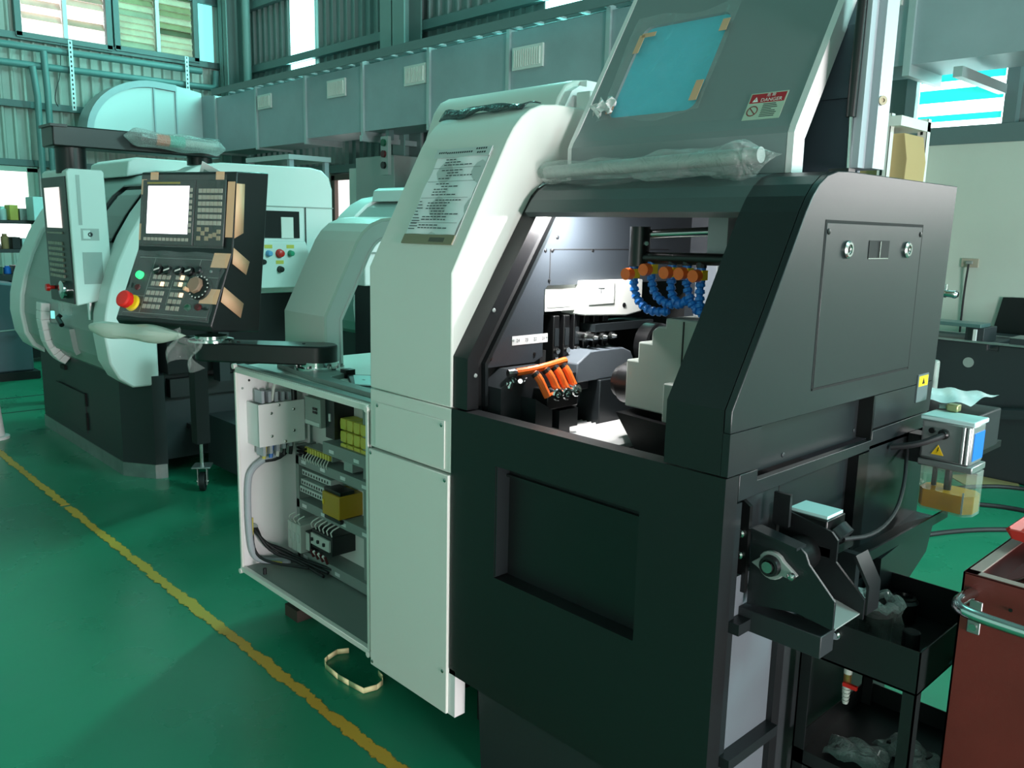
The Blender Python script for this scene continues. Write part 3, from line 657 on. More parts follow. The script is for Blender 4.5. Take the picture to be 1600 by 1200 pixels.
MB().grid(wrapf, NW, NR).build('plastic_wrap', 'wrap', hb)
MB().grid(lambda u, v: (-1.70+u*.52, 1.818-.018*math.sin(v*2.6)+.004*math.sin(u*21+v*5), 1.757-v*.03*(.6+.4*math.sin(u*6))), 30, 6).build('wrap_flap', 'wrap_clear', hb)
# --- rear guard behind the raised door
rgp = [(2.12, 1.755), (2.12, 2.12), (2.36, 2.53)]
MB().ribbon(rgp, offset_line(rgp, .015), 'x', -1.75, -.987).build('rear_guard', 'rear_blue', M1)
MB().box(-1.75, -.99, 2.108, 2.119, 1.945, 1.975).build('guard_fold', 'rear_blue', M1)
po = MB().prism([(-.985, 2.055), (-.965, 2.03), (-.945, 2.03), (-.945, 2.065), (-.925, 2.065), (-.925, 2.13), (-.985, 2.13)], 'z', 1.768, 2.5).build('guard_post', mat('post_grey', '#9aa5ab', 0.4), M1)
MB().lathe([(0, .011), (.008, .011), (.008, .005), (.005, .004), (.005, 0)], (-.925, 2.078, 1.925), (1, -.6, 0), 14).build('grommet', 'tan_plate', po)
gs = MB().cyl((-.968, 2.02, 1.885), (-.968, 2.035, 2.35), .012, 14).build('gas_strut', 'black', M1)
MB().cyl((-.968, 2.03, 1.75), (-.968, 2.02, 1.885), .005, 10).build('strut_rod', 'chrome', gs)
MB().box(-1.0, -.95, 1.995, 2.03, 1.752, 1.765).build('strut_foot', 'black', gs)
# --- opening frame against the white housing
fp = [(1.506, 1.104), (1.506, 1.25), (1.66, 1.49), (1.80, 1.705), (1.825, 1.727), (1.86, 1.742), (1.95, 1.746)]
f1 = offset_line(fp, .042); f2 = offset_line(fp, .078); f3 = offset_line(fp, .090)
MB().ribbon(fp, f1, 'x', -1.82, -1.757).build('opening_frame', 'charcoal', M1)
MB().ribbon(f1, f2, 'x', -1.82, -1.785).build('opening_seal', 'black_matte', M1)
MB().ribbon(f2, f3, 'x', -1.82, -1.768).build('opening_lip', 'charcoal_side', M1)
for y, z in ((1.535, 1.20), (1.60, 1.38), (1.79, 1.68)): screw(-1.757, y, z, M1, (1, 0, 0), .006, 'alu_grey')
# --- chamber
CX = -1.79
MB().prism([(1.58, 1.21), (1.58, 1.24), (1.72, 1.46), (1.84, 1.655), (1.88, 1.685), (1.95, 1.70), (2.62, 1.70), (2.62, 1.44), (1.85, 1.44), (1.835, 1.425), (1.835, 1.225), (1.80, 1.21)], 'x', CX-.02, CX).build('chamber_wall', 'chamber_dark', M1)
MB().box(CX, CX+.0015, 1.856, 2.45, 1.548, 1.5505).build('chamber_seam', 'dark_void', M1)
MB().box(CX, CX+.0015, 1.855, 1.8575, 1.445, 1.55).build('chamber_seam', 'dark_void', M1)
for y, z in ((1.835, 1.545), (1.865, 1.545), (2.05, 1.545), (1.885, 1.585), (1.80, 1.235), (1.62, 1.235), (1.855, 1.455)): screw(CX, y, z, M1, (1, 0, 0), .006, 'black')
st = MB().box(CX, CX+.001, 1.705, 1.855, 1.268, 1.295).build('number_strip', 'silver_label', M1)
for k, n_ in enumerate(('24', '23', '22', '21')):
    text(n_, .014, 'ink', st, (CX+.0012, 1.728+k*.036, 1.281), (0, 1, 0), (0, 0, 1))
for y in (1.710, 1.850): screw(CX+.001, y, 1.283, st, (1, 0, 0), .004, 'alu_grey', .001)
MB().box(-1.84, -1.80, 1.56, 1.86, 1.10, 1.24).build('slide_cavity', 'dark_void', M1)
# recess behind the wall
MB().box(-2.2, -2.19, 1.75, 2.6, .9, 1.5).box(-2.2, -1.80, 2.60, 2.61, .9, 1.7).build('cavity_lining', 'black_matte', M1)
MB().box(-1.80, -.95, 2.58, 2.59, .85, 1.70).build('chamber_back', 'chamber_dark', M1)
MB().box(-1.74, -1.56, 2.55, 2.58, .95, 1.50).build('back_cover', mat('grey_cover', '#7c858c', 0.4), M1)
MB().box(-1.652, -1.648, 2.545, 2.55, .95, 1.50).build('back_cover_seam', 'alu_grey', M1)
MB().box(-1.70, -.95, 1.6, 2.58, .85, .87).build('chamber_floor', 'charcoal_flat', M1)
MB().box(-1.785, -1.08, 1.90, 2.58, 1.695, 1.70).build('chamber_ceiling', 'charcoal_flat', M1)
# white tool slide head
sh = MB().prism([(1.985, 1.452), (2.27, 1.452), (2.27, 1.345), (2.19, 1.335), (1.985, 1.345)], 'x', -1.86, -1.755).build('tool_slide', 'spindle_white', M1, bevel=.004)
MB().box(-1.90, -1.80, 1.85, 1.99, 1.36, 1.452).build('slide_side', 'spindle_white', sh)
MB().box(-1.80, -1.798, 1.86, 1.985, 1.372, 1.395).build('scale_strip', 'silver_label', sh)
MB().box(-1.755, -1.752, 2.0, 2.12, 1.378, 1.446).build('slide_plate', 'spindle_white', sh, bevel=.001)
g_ = MB().box(-1.7518, -1.7512, 2.04, 2.07, 1.427, 1.430).box(-1.7518, -1.7512, 2.053, 2.056, 1.412, 1.43); g_.build('slide_mark', 'ink', sh)
screw(-1.755, 2.175, 1.37, sh, (1, 0, 0), .008, 'black')
# gang tool holders
for k in range(6):
    y = 1.905+k*.047
    h_ = MB().box(-1.86, -1.80, y-.013, y+.013, 1.18, 1.345).build('tool_holder', 'black', M1, bevel=.003)
    MB().box(-1.80, -1.797, y-.009, y+.009, 1.25, 1.305).build('tool_insert', 'charcoal_side', h_)
    MB().cyl((-1.80, y, 1.235), (-1.79, y, 1.235), .009, 10).build('clamp_screw', 'steel', h_)
    MB().box(-1.80, -1.795, y-.006, y+.006, 1.19, 1.215).build('tool_tip', 'steel', h_)
for k in range(3):
    y = 2.02+k*.045
    t_ = MB().lathe([(0, .018), (.03, .018), (.03, .012), (.06, .012), (.06, .008), (.075, .004)], (-1.80, y, 1.275), (1, 0, 0), 14).build('tool_spindle', 'steel', M1)
# dark rounded spindle body
hs_ = MB().box(-1.86, -1.72, 2.03, 2.22, .87, 1.14)
hs_.build('guide_housing', 'charcoal_side', M1, bevel=.004)
MB().prism([(1.93, 1.14)]+[(2.22-.0, 1.14)]+[(2.21, 1.19), (2.19, 1.22), (2.15, 1.235), (1.99, 1.235), (1.93, 1.20)], 'x', -1.86, -1.73).build('guide_hood', mat('hood_grey', '#5c646a', 0.4), M1, bevel=.004)
MB().box(-1.85, -1.735, 1.915, 1.99, 1.115, 1.175).build('guide_block', 'charcoal', M1, bevel=.003)
MB().box(-1.85, -1.76, 1.94, 1.965, .87, 1.115).build('guide_rail', 'black', M1)
wh_ = MB().lathe([(0, .075), (.05, .075), (.055, .068)], (-1.74, 2.29, 1.235), (1, 0, 0), 28).build('drive_wheel', 'black', M1)
MB().cyl((-1.69, 2.29, 1.215), (-1.683, 2.29, 1.215), .014, 12).build('wheel_hole', 'dark_void', wh_)
MB().box(-1.85, -1.75, 2.03, 2.33, 1.29, 1.315).build('slide_arm', 'charcoal_side', M1)
# front lower slide with orange coolant nozzles
ls = MB().prism([(1.60, .93), (1.60, 1.16), (1.66, 1.205), (1.80, 1.205), (1.86, 1.13), (1.86, .93)], 'x', -1.80, -1.72).build('front_slide', 'charcoal_flat', M1)
MB().prism([(1.68, .9), (1.68, 1.13), (1.75, 1.09), (1.75, .9)], 'x', -1.72, -1.66).build('slide_gusset', 'charcoal_side', M1)
MB().box(-1.72, -1.655, 1.775, 1.855, 1.03, 1.085).build('slide_foot', 'charcoal_side', M1)
MB().box(-1.72, -1.69, 1.77, 1.86, .90, 1.03).build('slide_post', 'charcoal_side', M1)
tc_ = MB().box(-1.78, -1.66, 1.73, 1.86, 1.09, 1.15).build('turret_block', 'black', M1, bevel=.004)
for k, (y, z) in enumerate(((1.755, 1.138), (1.795, 1.136), (1.835, 1.142))):
    MB().lathe([(0, .019), (.03, .019), (.034, .016), (.034, .009), (.02, .008), (.02, 0)], (-1.67, y, z), (1, -.15, 0), 12).build('collet_nut', 'chrome', tc_)
MB().lathe([(0, .028), (.02, .028), (.02, .012), (.012, .01), (.012, 0)], (-1.70, 1.862, 1.11), (1, 0, 0), 16).build('side_ring', 'chrome', tc_)
mf = MB().tube([(-1.72, 1.66, 1.202), (-1.70, 1.70, 1.208), (-1.69, 1.76, 1.216), (-1.69, 1.83, 1.225)], .011, 10, 1).build('coolant_manifold', 'orange', M1)
MB().lathe([(0, .012), (.02, .014), (.028, .010)], (-1.725, 1.63, 1.20), (.3, .9, 0), 10).build('hose_fitting', 'steel', mf)
for k, (y, z) in enumerate(((1.70, 1.208), (1.745, 1.214), (1.78, 1.219), (1.815, 1.222))):
    nz = MB().tube([(-1.69, y, z-.008), (-1.675, y+.006, z-.02), (-1.66, y+.018, z-.06), (-1.655, y+.024, z-.075)], .0115, 10, 1).build('orange_nozzle', 'orange', mf)
    MB().lathe([(-.009, .006), (-.005, .013), (.005, .013), (.009, .006)], (-1.685, y+.002, z-.012), (.4, .2, -.6), 10).build('nozzle_ball', 'rubber', nz)
for k in range(7):
    y = 1.62+k*.012; MB().cyl((-1.74+random.uniform(-.02, .03), y, 1.16+random.uniform(-.02, .03)), (-1.72, y+.008, 1.175), .007, 8).build('hose_clip', 'chrome', ls)
# sub spindle block (stepped, pale green)
sb = MB().prism([(-1.515, 1.108), (-1.515, 1.245), (-1.475, 1.245), (-1.475, 1.30), (-1.43, 1.30), (-1.43, 1.335), (-1.41, 1.35), (-1.385, 1.35), (-1.385, 1.375), (-1.20, 1.375), (-1.20, 1.10)], 'y', 1.90, 2.06).build('sub_spindle_cover', 'sub_green', M1, bevel=.005)
MB().box(-1.325, -1.322, 1.896, 1.90, 1.11, 1.37).build('cover_seam', 'charcoal', sb)
MB().box(-1.36, -1.20, 1.87, 1.90, 1.09, 1.20).build('cover_foot', 'sub_green', sb, bevel=.004)
MB().lathe([(-.075, .040), (-.07, .048), (-.045, .048), (-.045, .062), (0, .062)], (-1.515, 1.965, 1.165), (1, 0, 0), 24).build('chuck', 'black', M1)
MB().prism([(-1.53, 1.09), (-1.20, 1.075), (-1.20, .95), (-1.42, .95)], 'y', 1.88, 2.06).build('spindle_base', 'black', M1)
bl = MB()
for k in range(14):
    x0 = -1.80+k*.019; bl.prism([(x0, .985), (x0+.0095, 1.0), (x0+.019, .985), (x0+.019, .97), (x0, .97)], 'y', 1.72, 2.16)
bl.build('way_bellows', mat('bellows', '#e6e6e4', 0.4), M1)
MB().box(-1.81, -1.50, 1.70, 1.72, .87, 1.0).build('bellows_front', 'sub_green', M1)
# coolant bar with blue segmented hoses
cb = MB().lathe([(0, .029), (.108, .029)], (-1.487, 1.90, 1.512), (0, 0, 1), 20).build('bar_clamp', 'black', M1)
MB().cyl((-1.49, 1.90, 1.535), (-1.19, 1.90, 1.54), .016, 14).build('coolant_bar', 'black', cb)
MB().cyl((-1.47, 1.92, 1.60), (-1.28, 1.98, 1.612), .013, 14).build('support_rod', 'steel', cb)
MB().cyl((-1.452, 1.88, 1.575), (-1.44, 1.87, 1.575), .006, 8).build('clamp_lever', 'steel', cb)
MB().box(-1.30, -1.24, 1.95, 2.02, 1.54, 1.66).build('bar_mount', mat('mount_grey', '#9aa0a2', 0.4), M1)
MB().box(-1.22, -1.12, 2.05, 2.10, 1.45, 1.65).build('mount_plate', 'grey_cover', M1)
for k, (x, z, path) in enumerate(((-1.503, 1.490, [(0, 0, 0), (.01, 0, -.05), (.06, 0, -.085), (.12, .01, -.08)]), (-1.442, 1.505, [(0, 0, 0), (.01, 0, -.045), (.05, 0, -.075), (.10, .01, -.072)]), (-1.373, 1.500, [(0, 0, 0), (.0, 0, -.04), (.03, 0, -.07), (.06, 0, -.05)]), (-1.325, 1.500, [(0, 0, 0), (.01, 0, -.04), (.03, 0, -.075), (.05, 0, -.08)]), (-1.28, 1.496, [(0, 0, 0), (0, 0, -.05), (.01, 0, -.09)]))):
    vb = MB().cyl((x, 1.90, z+.04), (x, 1.90, z-.018), .0125, 12).build('coolant_valve', 'loc_blue', cb)
    MB().cyl((x, 1.885, z), (x, 1.862, z-.001), .0165, 16).build('valve_knob', 'orange', vb)
    MB().box(x+.011, x+.0145, 1.885, 1.91, z-.012, z+.014).build('valve_tag', 'yellow', vb)
    MB().cyl((x, 1.90, z+.02), (x, 1.90, z+.042), .014, 10).build('valve_neck', 'charcoal', vb)
    pts = [Vector((x, 1.90, z-.018))+Vector(p) for p in path]
    for _ in range(2):
        Q = [pts[0]]
        for i in range(len(pts)-1): Q += [pts[i]*.75+pts[i+1]*.25, pts[i]*.25+pts[i+1]*.75]
        pts = Q+[pts[-1]]
    L = sum((pts[i+1]-pts[i]).length for i in range(len(pts)-1)); n_ = max(3, int(L/.017)); d_ = 0; tgt = 0; i = 0
    for q in range(n_):
        tgt = L*(q+.5)/n_; acc = 0
        for i in range(len(pts)-1):
            sl_ = (pts[i+1]-pts[i]).length
            if acc+sl_ >= tgt: break
            acc += sl_
        c = pts[i].lerp(pts[i+1], (tgt-acc)/max(sl_, 1e-6)); ax = (pts[i+1]-pts[i]).normalized()
        MB().lathe([(-.0095, .007), (-.008, .012), (.001, .0135), (.004, .009), (.0095, .0085)], c, ax, 10).build('hose_link', 'loc_blue', vb)
# assumed work lamp, itself unseen, inside the hood, aimed across the chamber
wk = MB().box(-1.72, -1.48, 1.848, 1.868, 1.688, 1.694).build('assumed_work_lamp', mat('lamp_face', '#ffffff', 0.4, emit=6.0, ecol=(1, 1, 1)), M1)
MB().box(-1.73, -1.47, 1.844, 1.872, 1.694, 1.70).build('lamp_body', 'black', wk)
wl_ = area('assumed_lamp_light', (-1.66, 1.862, 1.664), (-1.80, 1.97, 1.54), .09, .016, 13, (1.0, .98, .98))
wl_.rotation_euler = (math.radians(24), math.radians(34), 0)
# --- bearing bracket and gear motor on the side
br = MB().prism([(-.915, .79), (-.915, .965), (-.80, .955), (-.787, .945), (-.778, .925), (-.715, .862), (-.715, .80), (-.80, .81)], 'y', 1.615, 1.622).build('bracket_plate', 'charcoal_side', M1, bevel=.001)
MB().prism([(-.915, .97), (-.905, .973), (-.80, .958), (-.80, .952)], 'y', 1.6, 1.64).build('bracket_flange', 'charcoal_side', br)
bp2 = MB().prism([(-.915, .80), (-.915, .99), (-.79, .965), (-.775, .95), (-.775, .90), (-.705, .835), (-.705, .79)], 'y', 1.735, 1.742).build('bracket_plate', 'charcoal', M1)
MB().prism([(-.85, .83), (-.712, .80), (-.712, .803), (-.85, .834)], 'y', 1.622, 1.735).build('chute_floor', 'alu_grey', br)
MB().cyl((-.85, 1.622, .902), (-.85, 1.735, .902), .04, 20).build('belt_roller', 'black', br)
MB().prism([(-.70, .80), (-.70, .865), (-.735, .925), (-.74, .92), (-.706, .862), (-.706, .80)], 'y', 1.742, 1.80).build('chute_side', 'charcoal', M1)
MB().box(-.94, -.73, 1.60, 1.66, .735, .785).build('bracket_beam', 'charcoal_flat', M1, bevel=.002)
an = MB().prism([(-.955, .82), (-.955, 1.02), (-.94, 1.035), (-.915, 1.02), (-.915, .82)], 'y', 1.600, 1.612).build('mount_angle', 'black', M1)
for z in (.955, .905): MB().lathe([(0, .010), (.005, .010), (.008, .006)], (-.932, 1.60, z), (0, -1, 0), 12).build('bolt', 'steel', an)
MB().box(-.915, -.875, 1.70, 1.71, .96, 1.035).build('mount_angle', 'charcoal', M1)
bf = MB().prism([(p[0], p[1]) for p in ([(-.905, .895), (-.885, .912)]+[(-.857+.032*math.cos(math.radians(a)), .902+.032*math.sin(math.radians(a))) for a in range(150, 20, -20)]+[(-.81, .905), (-.797, .895), (-.81, .883)]+[(-.857+.032*math.cos(math.radians(a)), .902+.032*math.sin(math.radians(a))) for a in range(-30, -160, -20)])], 'y', 1.603, 1.615).build('flange_bearing', 'alu_grey', M1, bevel=.002)
MB().lathe([(0, .024), (.012, .022), (.012, .016), (.006, .015)], (-.857, 1.603, .902), (0, -1, 0), 20).build('bearing_race', 'charcoal', bf)
MB().cyl((-.857, 1.605, .902), (-.857, 1.585, .902), .0125, 16).build('shaft_end', 'steel', bf)
MB().lathe([(0, .009), (.008, .008), (.011, .004)], (-.807, 1.603, .893), (0, -1, 0), 12).build('bolt', 'steel', bf)
gm = MB().box(-.905, -.805, 1.742, 1.83, .925, .985).build('gear_motor', 'black', M1, bevel=.003)
MB().box(-.90, -.81, 1.75, 1.825, .985, .992).build('motor_lid', 'card_teal', gm)
MB().cyl((-.805, 1.785, .955), (-.785, 1.785, .94), .03, 14).build('motor_gland', 'charcoal_side', gm)
MB().box(-.92, -.79, 1.735, 1.85, .905, .925).build('motor_plate', 'charcoal', gm)
MB().tube([(-.785, 1.785, .938), (-.765, 1.90, .925), (-.79, 2.08, .93), (-.84, 2.25, .965), (-.90, 2.40, 1.02)], .005, 8, 2).build('motor_cable', 'rubber', gm)

# ================================================================== ELECTRICAL CABINET (open front)
CB = thing('electrical_cabinet', 'open white electrical cabinet with wiring inside, left of the lathe', 'cabinet', (-2.7, 1.65, .178))
cx0, cx1, cz0, cz1, cyf, cyb = -3.192, -2.24, .178, 1.037, 1.505, 1.80
MB().box(cx0, cx0+.008, cyf, cyb, cz0, cz1).build('side_wall', 'white_return', CB)
MB().box(cx1-.008, cx1, cyf, cyb, cz0, cz1).build('side_wall', 'white_paint', CB)
MB().box(cx0, cx1, cyf, 2.195, cz1-.004, cz1+.006).build('top_plate', 'white_paint', CB)
MB().box(cx0, cx1, cyf, cyb, cz0, cz0+.012).build('bottom_plate', 'panel_grey', CB)
lip = MB(); lip.box(cx0, cx0+.014, cyf-.006, cyf+.004, cz0, cz1).box(cx1-.014, cx1, cyf-.006, cyf+.004, cz0, cz1).box(cx0, cx1, cyf-.006, cyf+.004, cz1-.018, cz1+.004).box(cx0, cx1, cyf-.008, cyf+.012, cz0-.004, cz0+.016)
lip.build('front_lip', 'white_paint', CB, bevel=.002)
MB().box(cx1, cx1+.014, cyf+.01, cyf+.03, cz0, cz1).build('hinge_gap', 'charcoal_side', CB)
for x, z in ((cx0+.004, cz1+.006), (cx0+.002, cz0-.004), (cx1-.004, cz0-.002), (cx1-.004, cz1-.01)):
    MB().cyl((x, cyf-.012, z), (x, cyf+.004, z), .011, 14).build('corner_boss', 'white_paint', CB)
MB().box(cx0, cx1, cyf+.006, cyf+.04, cz1+.006, cz1+.012).build('top_lip', 'panel_grey', CB)
# machine body under the arch, behind the cabinet
MB().box(-3.19, -2.63, 1.81, 2.55, .2, 1.03).build('rear_box', 'pale_paint', CB)
# feet
for x, y in ((-2.98, 1.66), (-2.35, 1.70)):
    f_ = MB().box(x-.05, x+.05, y-.05, y+.05, 0, .05).build('foot_block', mat('foot_brown', '#3a3028', 0.7), CB)
    MB().cyl((x, y, .05), (x, y, cz0), .022, 10).build('foot_screw', 'charcoal', f_)
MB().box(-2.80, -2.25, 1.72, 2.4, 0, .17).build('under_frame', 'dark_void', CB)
# mounting plate with rows of cutouts
YBk = 1.775
bk = MB()
bk.box(-3.184, -3.10, YBk, YBk+.01, .19, 1.02)
bk.build('back_panel', 'white_return', CB)
MB().box(-3.10, -2.25, YBk+.045, YBk+.05, .19, 1.02).build('mounting_plate', 'charcoal_flat', CB)
du_y0, du_y1 = YBk-.05, YBk+.045
for (xa, xb, z0, z1, k) in ((-2.90, -2.25, .705, .755, 2), (-3.12, -2.25, .615, .655, 4), (-3.12, -2.25, .425, .465, 4), (-3.12, -2.25, .200, .245, 2)):
    w_ = MB().box(xa, xb, du_y0, du_y1, z0, z1).build('wire_duct', 'panel_grey', CB, bevel=.002)
    for q in range(k+2):
        x = xa+.05+q*(xb-xa-.12)/(k+1)
        MB().box(x, x+.035, du_y0-.0015, du_y0, z0+.012, z0+.026).build('duct_label', 'silver_label', w_)
MB().box(-2.64, -2.25, du_y0+.02, du_y1, .19, 1.0).build('right_upright', 'panel_grey', CB)
MB().box(-3.12, -3.095, du_y0, du_y1, .19, .70).build('left_upright', 'panel_grey', CB)
# top row: power supply and yellow relays
ps = MB().box(-2.99, -2.87, 1.70, YBk+.04, .815, .93).build('power_supply', 'cabinet_grey', CB, bevel=.002)
MB().box(-2.985, -2.875, 1.697, 1.70, .82, .835).build('supply_strip', 'terminal', ps)
for k in range(6): MB().box(-2.925+.012*(k % 3), -2.917+.012*(k % 3), 1.6965, 1.70, .87+.014*(k//3), .88+.014*(k//3)).build('supply_key', 'black', ps)
MB().box(-2.865, -2.80, 1.72, YBk+.04, .78, .95).build('drive_unit', 'charcoal', CB)
MB().box(-2.835, -2.825, 1.715, 1.72, .85, .88).build('drive_label', 'silver_label', CB)
for r in range(3):
    for c in range(4):
        x = -2.79+c*.047; z = .868-r*.05
        MB().prism([(x, z), (x+.036, z), (x+.04, z-.012), (x+.036, z-.044), (x, z-.044), (x-.003, z-.02)], 'y', 1.74, YBk+.03).build('yellow_relay', 'yellow_relay', CB, bevel=.003)
# second row
tb = MB().box(-3.07, -2.86, 1.745, YBk+.045, .672, .70).build('terminal_strip', 'panel_grey', CB)
for k in range(10):
    MB().box(-3.06+k*.02, -3.047+k*.02, 1.735, 1.745, .676, .698).build('terminal_plug', 'yellow_relay', tb)
    MB().tube([(-3.053+k*.02, 1.735, .676), (-3.05+k*.021, 1.715, .66), (-3.045+k*.02, 1.722, .645)], .0025, 6, 1).build('wire', 'wire_white', tb)
MB().box(-2.76, -2.70, 1.735, YBk+.04, .665, .72).build('small_controller', 'alu_grey', CB)
for k in range(3):
    sl_ = MB().box(-3.10, -3.04, 1.72, 1.74, .655+k*.016, .663+k*.016).build('vent_slot', 'black', CB)
# third row: white terminal blocks and yellow safety relay
for k, (z, xb) in enumerate(((.585, -2.86), (.545, -2.88), (.515, -2.88))):
    t_ = MB().box(-3.085, xb, 1.735-.006*k, YBk+.045, z-.012, z+.012).build('terminal_block', 'terminal', CB, bevel=.0015)
    n = 10
    for q in range(n):
        x = -3.078+q*(xb+3.07)/n
        MB().box(x+.003, x+.010, 1.733-.006*k, 1.735-.006*k, z-.006, z+.004).build('terminal_screw', 'charcoal', t_)
sr_ = MB().box(-2.87, -2.745, 1.70, YBk+.04, .467, .562).build('safety_relay', mat('relay_yellow', '#a8841c', 0.45), CB, bevel=.004)
MB().box(-2.863, -2.855, 1.697, 1.70, .51, .53).build('relay_tag', 'yellow', sr_)
for z in (.455, .57): MB().box(-2.87, -2.75, 1.71, YBk, z-.008, z+.006).build('relay_plug', 'black', sr_)
# bottom row: contactors, breaker, starter
for k in range(3):
    x = -3.12+k*.036
    c_ = MB().box(x, x+.034, 1.68, YBk+.04, .255, .375).build('contactor', 'contactor', CB, bevel=.003)
    MB().box(x+.008, x+.026, 1.677, 1.68, .30, .335).build('contactor_face', 'terminal', c_)
    MB().tube([(x+.017, 1.69, .375), (x+.02, 1.675, .40), (x+.035, 1.70, .415)], .0025, 6, 1).build('wire', 'wire_white', c_)
c_ = MB().box(-3.005, -2.965, 1.70, YBk+.04, .27, .355).build('contactor', 'charcoal', CB); MB().box(-3.0, -2.972, 1.697, 1.70, .275, .35).build('contactor_face', 'contactor', c_)
b_ = MB().box(-2.955, -2.80, 1.70, YBk+.04, .30, .38).build('circuit_breaker', 'charcoal', CB, bevel=.003)
MB().box(-2.95, -2.81, 1.692, 1.70, .318, .365).build('breaker_face', 'contactor', b_)
for k in range(3): MB().box(-2.94+k*.045, -2.93+k*.045, 1.684, 1.692, .335, .348).build('breaker_switch', 'black', b_)
for k in range(7): MB().cyl((-2.945+k*.018, 1.69, .29), (-2.945+k*.018, 1.70, .26+.015*(k % 2)), .006, 8).build('cable_ferrule', 'wire_white' if k % 2 else 'red_dark', b_)
for k in range(6): MB().tube([(-2.95+k*.03, 1.70, .385), (-2.945+k*.03, 1.69, .41), (-2.94+k*.03, 1.73, .425)], .003, 6, 1).build('wire', 'wire_white', CB)
# terminal cover on the left wall
tcv = MB().box(-3.184, -3.085, 1.545, 1.552, .72, .895).box(-3.09, -3.08, 1.545, 1.75, .72, .895).build('terminal_cover', 'white_return', CB, bevel=.001)
for y, z in ((1.60, .855), (1.60, .76), (1.70, .86), (1.70, .77), (1.635, .885), (1.66, .73)): screw(-3.08, y, z, tcv, (1, 0, 0), .006, 'steel', .005)
for k in range(5):
    y = 1.57+k*.03
    MB().box(-3.16, -3.10, y, y+.012, .895, .945-.004*k).build('barrier_plate', 'wire_grey', tcv)
    MB().box(-3.16, -3.10, y, y+.012, .675+.006*k, .72).build('barrier_plate', 'wire_grey', tcv)
    MB().cyl((-3.12, y+.02, .72), (-3.12, y+.012, .66), .008, 8).build('phase_wire', ('yellow_relay', 'loc_blue', 'wire_white', 'charcoal', 'rubber')[k], tcv)
MB().tube([(-3.11, 1.62, .90), (-3.10, 1.625, .96), (-3.11, 1.66, 1.02)], .006, 8, 1).build('lead', 'wire_white', tcv)
MB().cyl((-3.10, 1.715, .96), (-3.10, 1.715, .85), .012, 10).build('lead', 'black', tcv)
MB().tube([(-3.13, 1.64, .665), (-3.16, 1.60, .645), (-3.165, 1.545, .61), (-3.168, 1.53, .55), (-3.168, 1.528, .36), (-3.165, 1.54, .24), (-3.16, 1.58, .205), (-3.1, 1.68, .2)], .013, 10, 2).build('conduit', 'wire_grey', CB)
for k in range(3): MB().tube([(-3.12, 1.66+.012*k, .67), (-3.13, 1.63+.01*k, .645), (-3.145, 1.60, .642)], .007, 8, 1).build('phase_wire', 'rubber', CB)
MB().tube([(-3.172, 1.548, .40), (-3.17, 1.545, .27), (-3.16, 1.56, .215), (-3.1, 1.64, .2)], .004, 8, 2).build('lead', 'yellow_relay', CB)
gr_ = MB().cyl((-3.184, 1.555, .355), (-3.172, 1.555, .355), .018, 16).build('cable_grommet', 'alu_grey', CB)
for k in range(3):
    MB().tube([(-3.178, 1.555+.006*k, .352), (-3.15, 1.56+.01*k, .33-.02*k), (-3.12, 1.60+.03*k, .25), (-3.05, 1.68+.01*k, .215), (-2.85, 1.69+.02*k, .205+.01*k)], .007, 8, 2).build('black_cable', 'rubber', CB)
MB().tube([(-3.176, 1.548, .35), (-3.165, 1.545, .26), (-3.12, 1.57, .215), (-2.95, 1.68, .212)], .006, 8, 2).build('black_cable', 'rubber', CB)
screw(-3.184, 1.60, .66, CB, (1, 0, 0), .006, 'alu_grey'); screw(-3.184, 1.56, .98, CB, (1, 0, 0), .005, 'charcoal'); screw(-3.184, 1.53, .95, CB, (1, 0, 0), .005, 'alu_grey')
MB().cyl((-3.06, 1.54, .19), (-3.06, 1.54, .215), .008, 8).build('loose_cap', 'rubber', CB)
# things lying on the cabinet top
tm = thing('paper_card', 'pale card lying on a black tray on the cabinet top', 'card', (-2.55, 1.68, 1.05))
MB().prism([(-2.69, 1.71), (-2.45, 1.58), (-2.36, 1.62), (-2.60, 1.80)], 'z', 1.043, 1.058).build('black_tray', 'black', tm, bevel=.002)
MB().prism([(-2.63, 1.70), (-2.475, 1.605), (-2.42, 1.64), (-2.57, 1.755)], 'z', 1.06, 1.064).build('card', 'card_teal', tm)
MB().box(-2.53, -2.515, 1.67, 1.676, 1.064, 1.0645).build('card_print', 'ink', tm)
MB().box(-2.72, -2.68, 1.70, 1.74, 1.043, 1.075).build('clip', 'black', tm)
rl = MB().prism([(-3.06, 1.62), (-2.70, 1.57), (-2.30, 1.56), (-2.30, 1.60), (-2.66, 1.62), (-2.70, 1.72), (-3.02, 1.74)], 'z', 1.043, 1.062).build('pivot_plate', 'panel_grey', CB, bevel=.002)

# ================================================================== ARCHED END COVER
AR = thing('arched_end_cover', 'white arched sheet cover standing behind the cabinet', 'machine cover', (-3.12, 2.1, 1.04))
ap_ = [(1.79, 1.044), (1.79, 1.245), (1.87, 1.40), (1.945, 1.545), (1.975, 1.585), (2.015, 1.618), (2.07, 1.64), (2.14, 1.648), (2.52, 1.648)]
MB().ribbon(ap_, offset_line(ap_, .012), 'x', -3.30, -2.98).build('cover_skin', 'white_paint', AR)
MB().ribbon(offset_line(ap_, .013), offset_line(ap_, .074), 'x', -2.99, -2.981).build('cover_flange', 'white_return', AR)
i0 = offset_line(ap_, .075); MB().ribbon(i0, offset_line(ap_, .085), 'x', -3.05, -2.975).build('inner_return', 'white_return', AR)
MB().ribbon(offset_line(ap_, .013), offset_line(ap_, .085), 'x', -3.299, -3.29).build('cover_flange', 'white_return', AR)

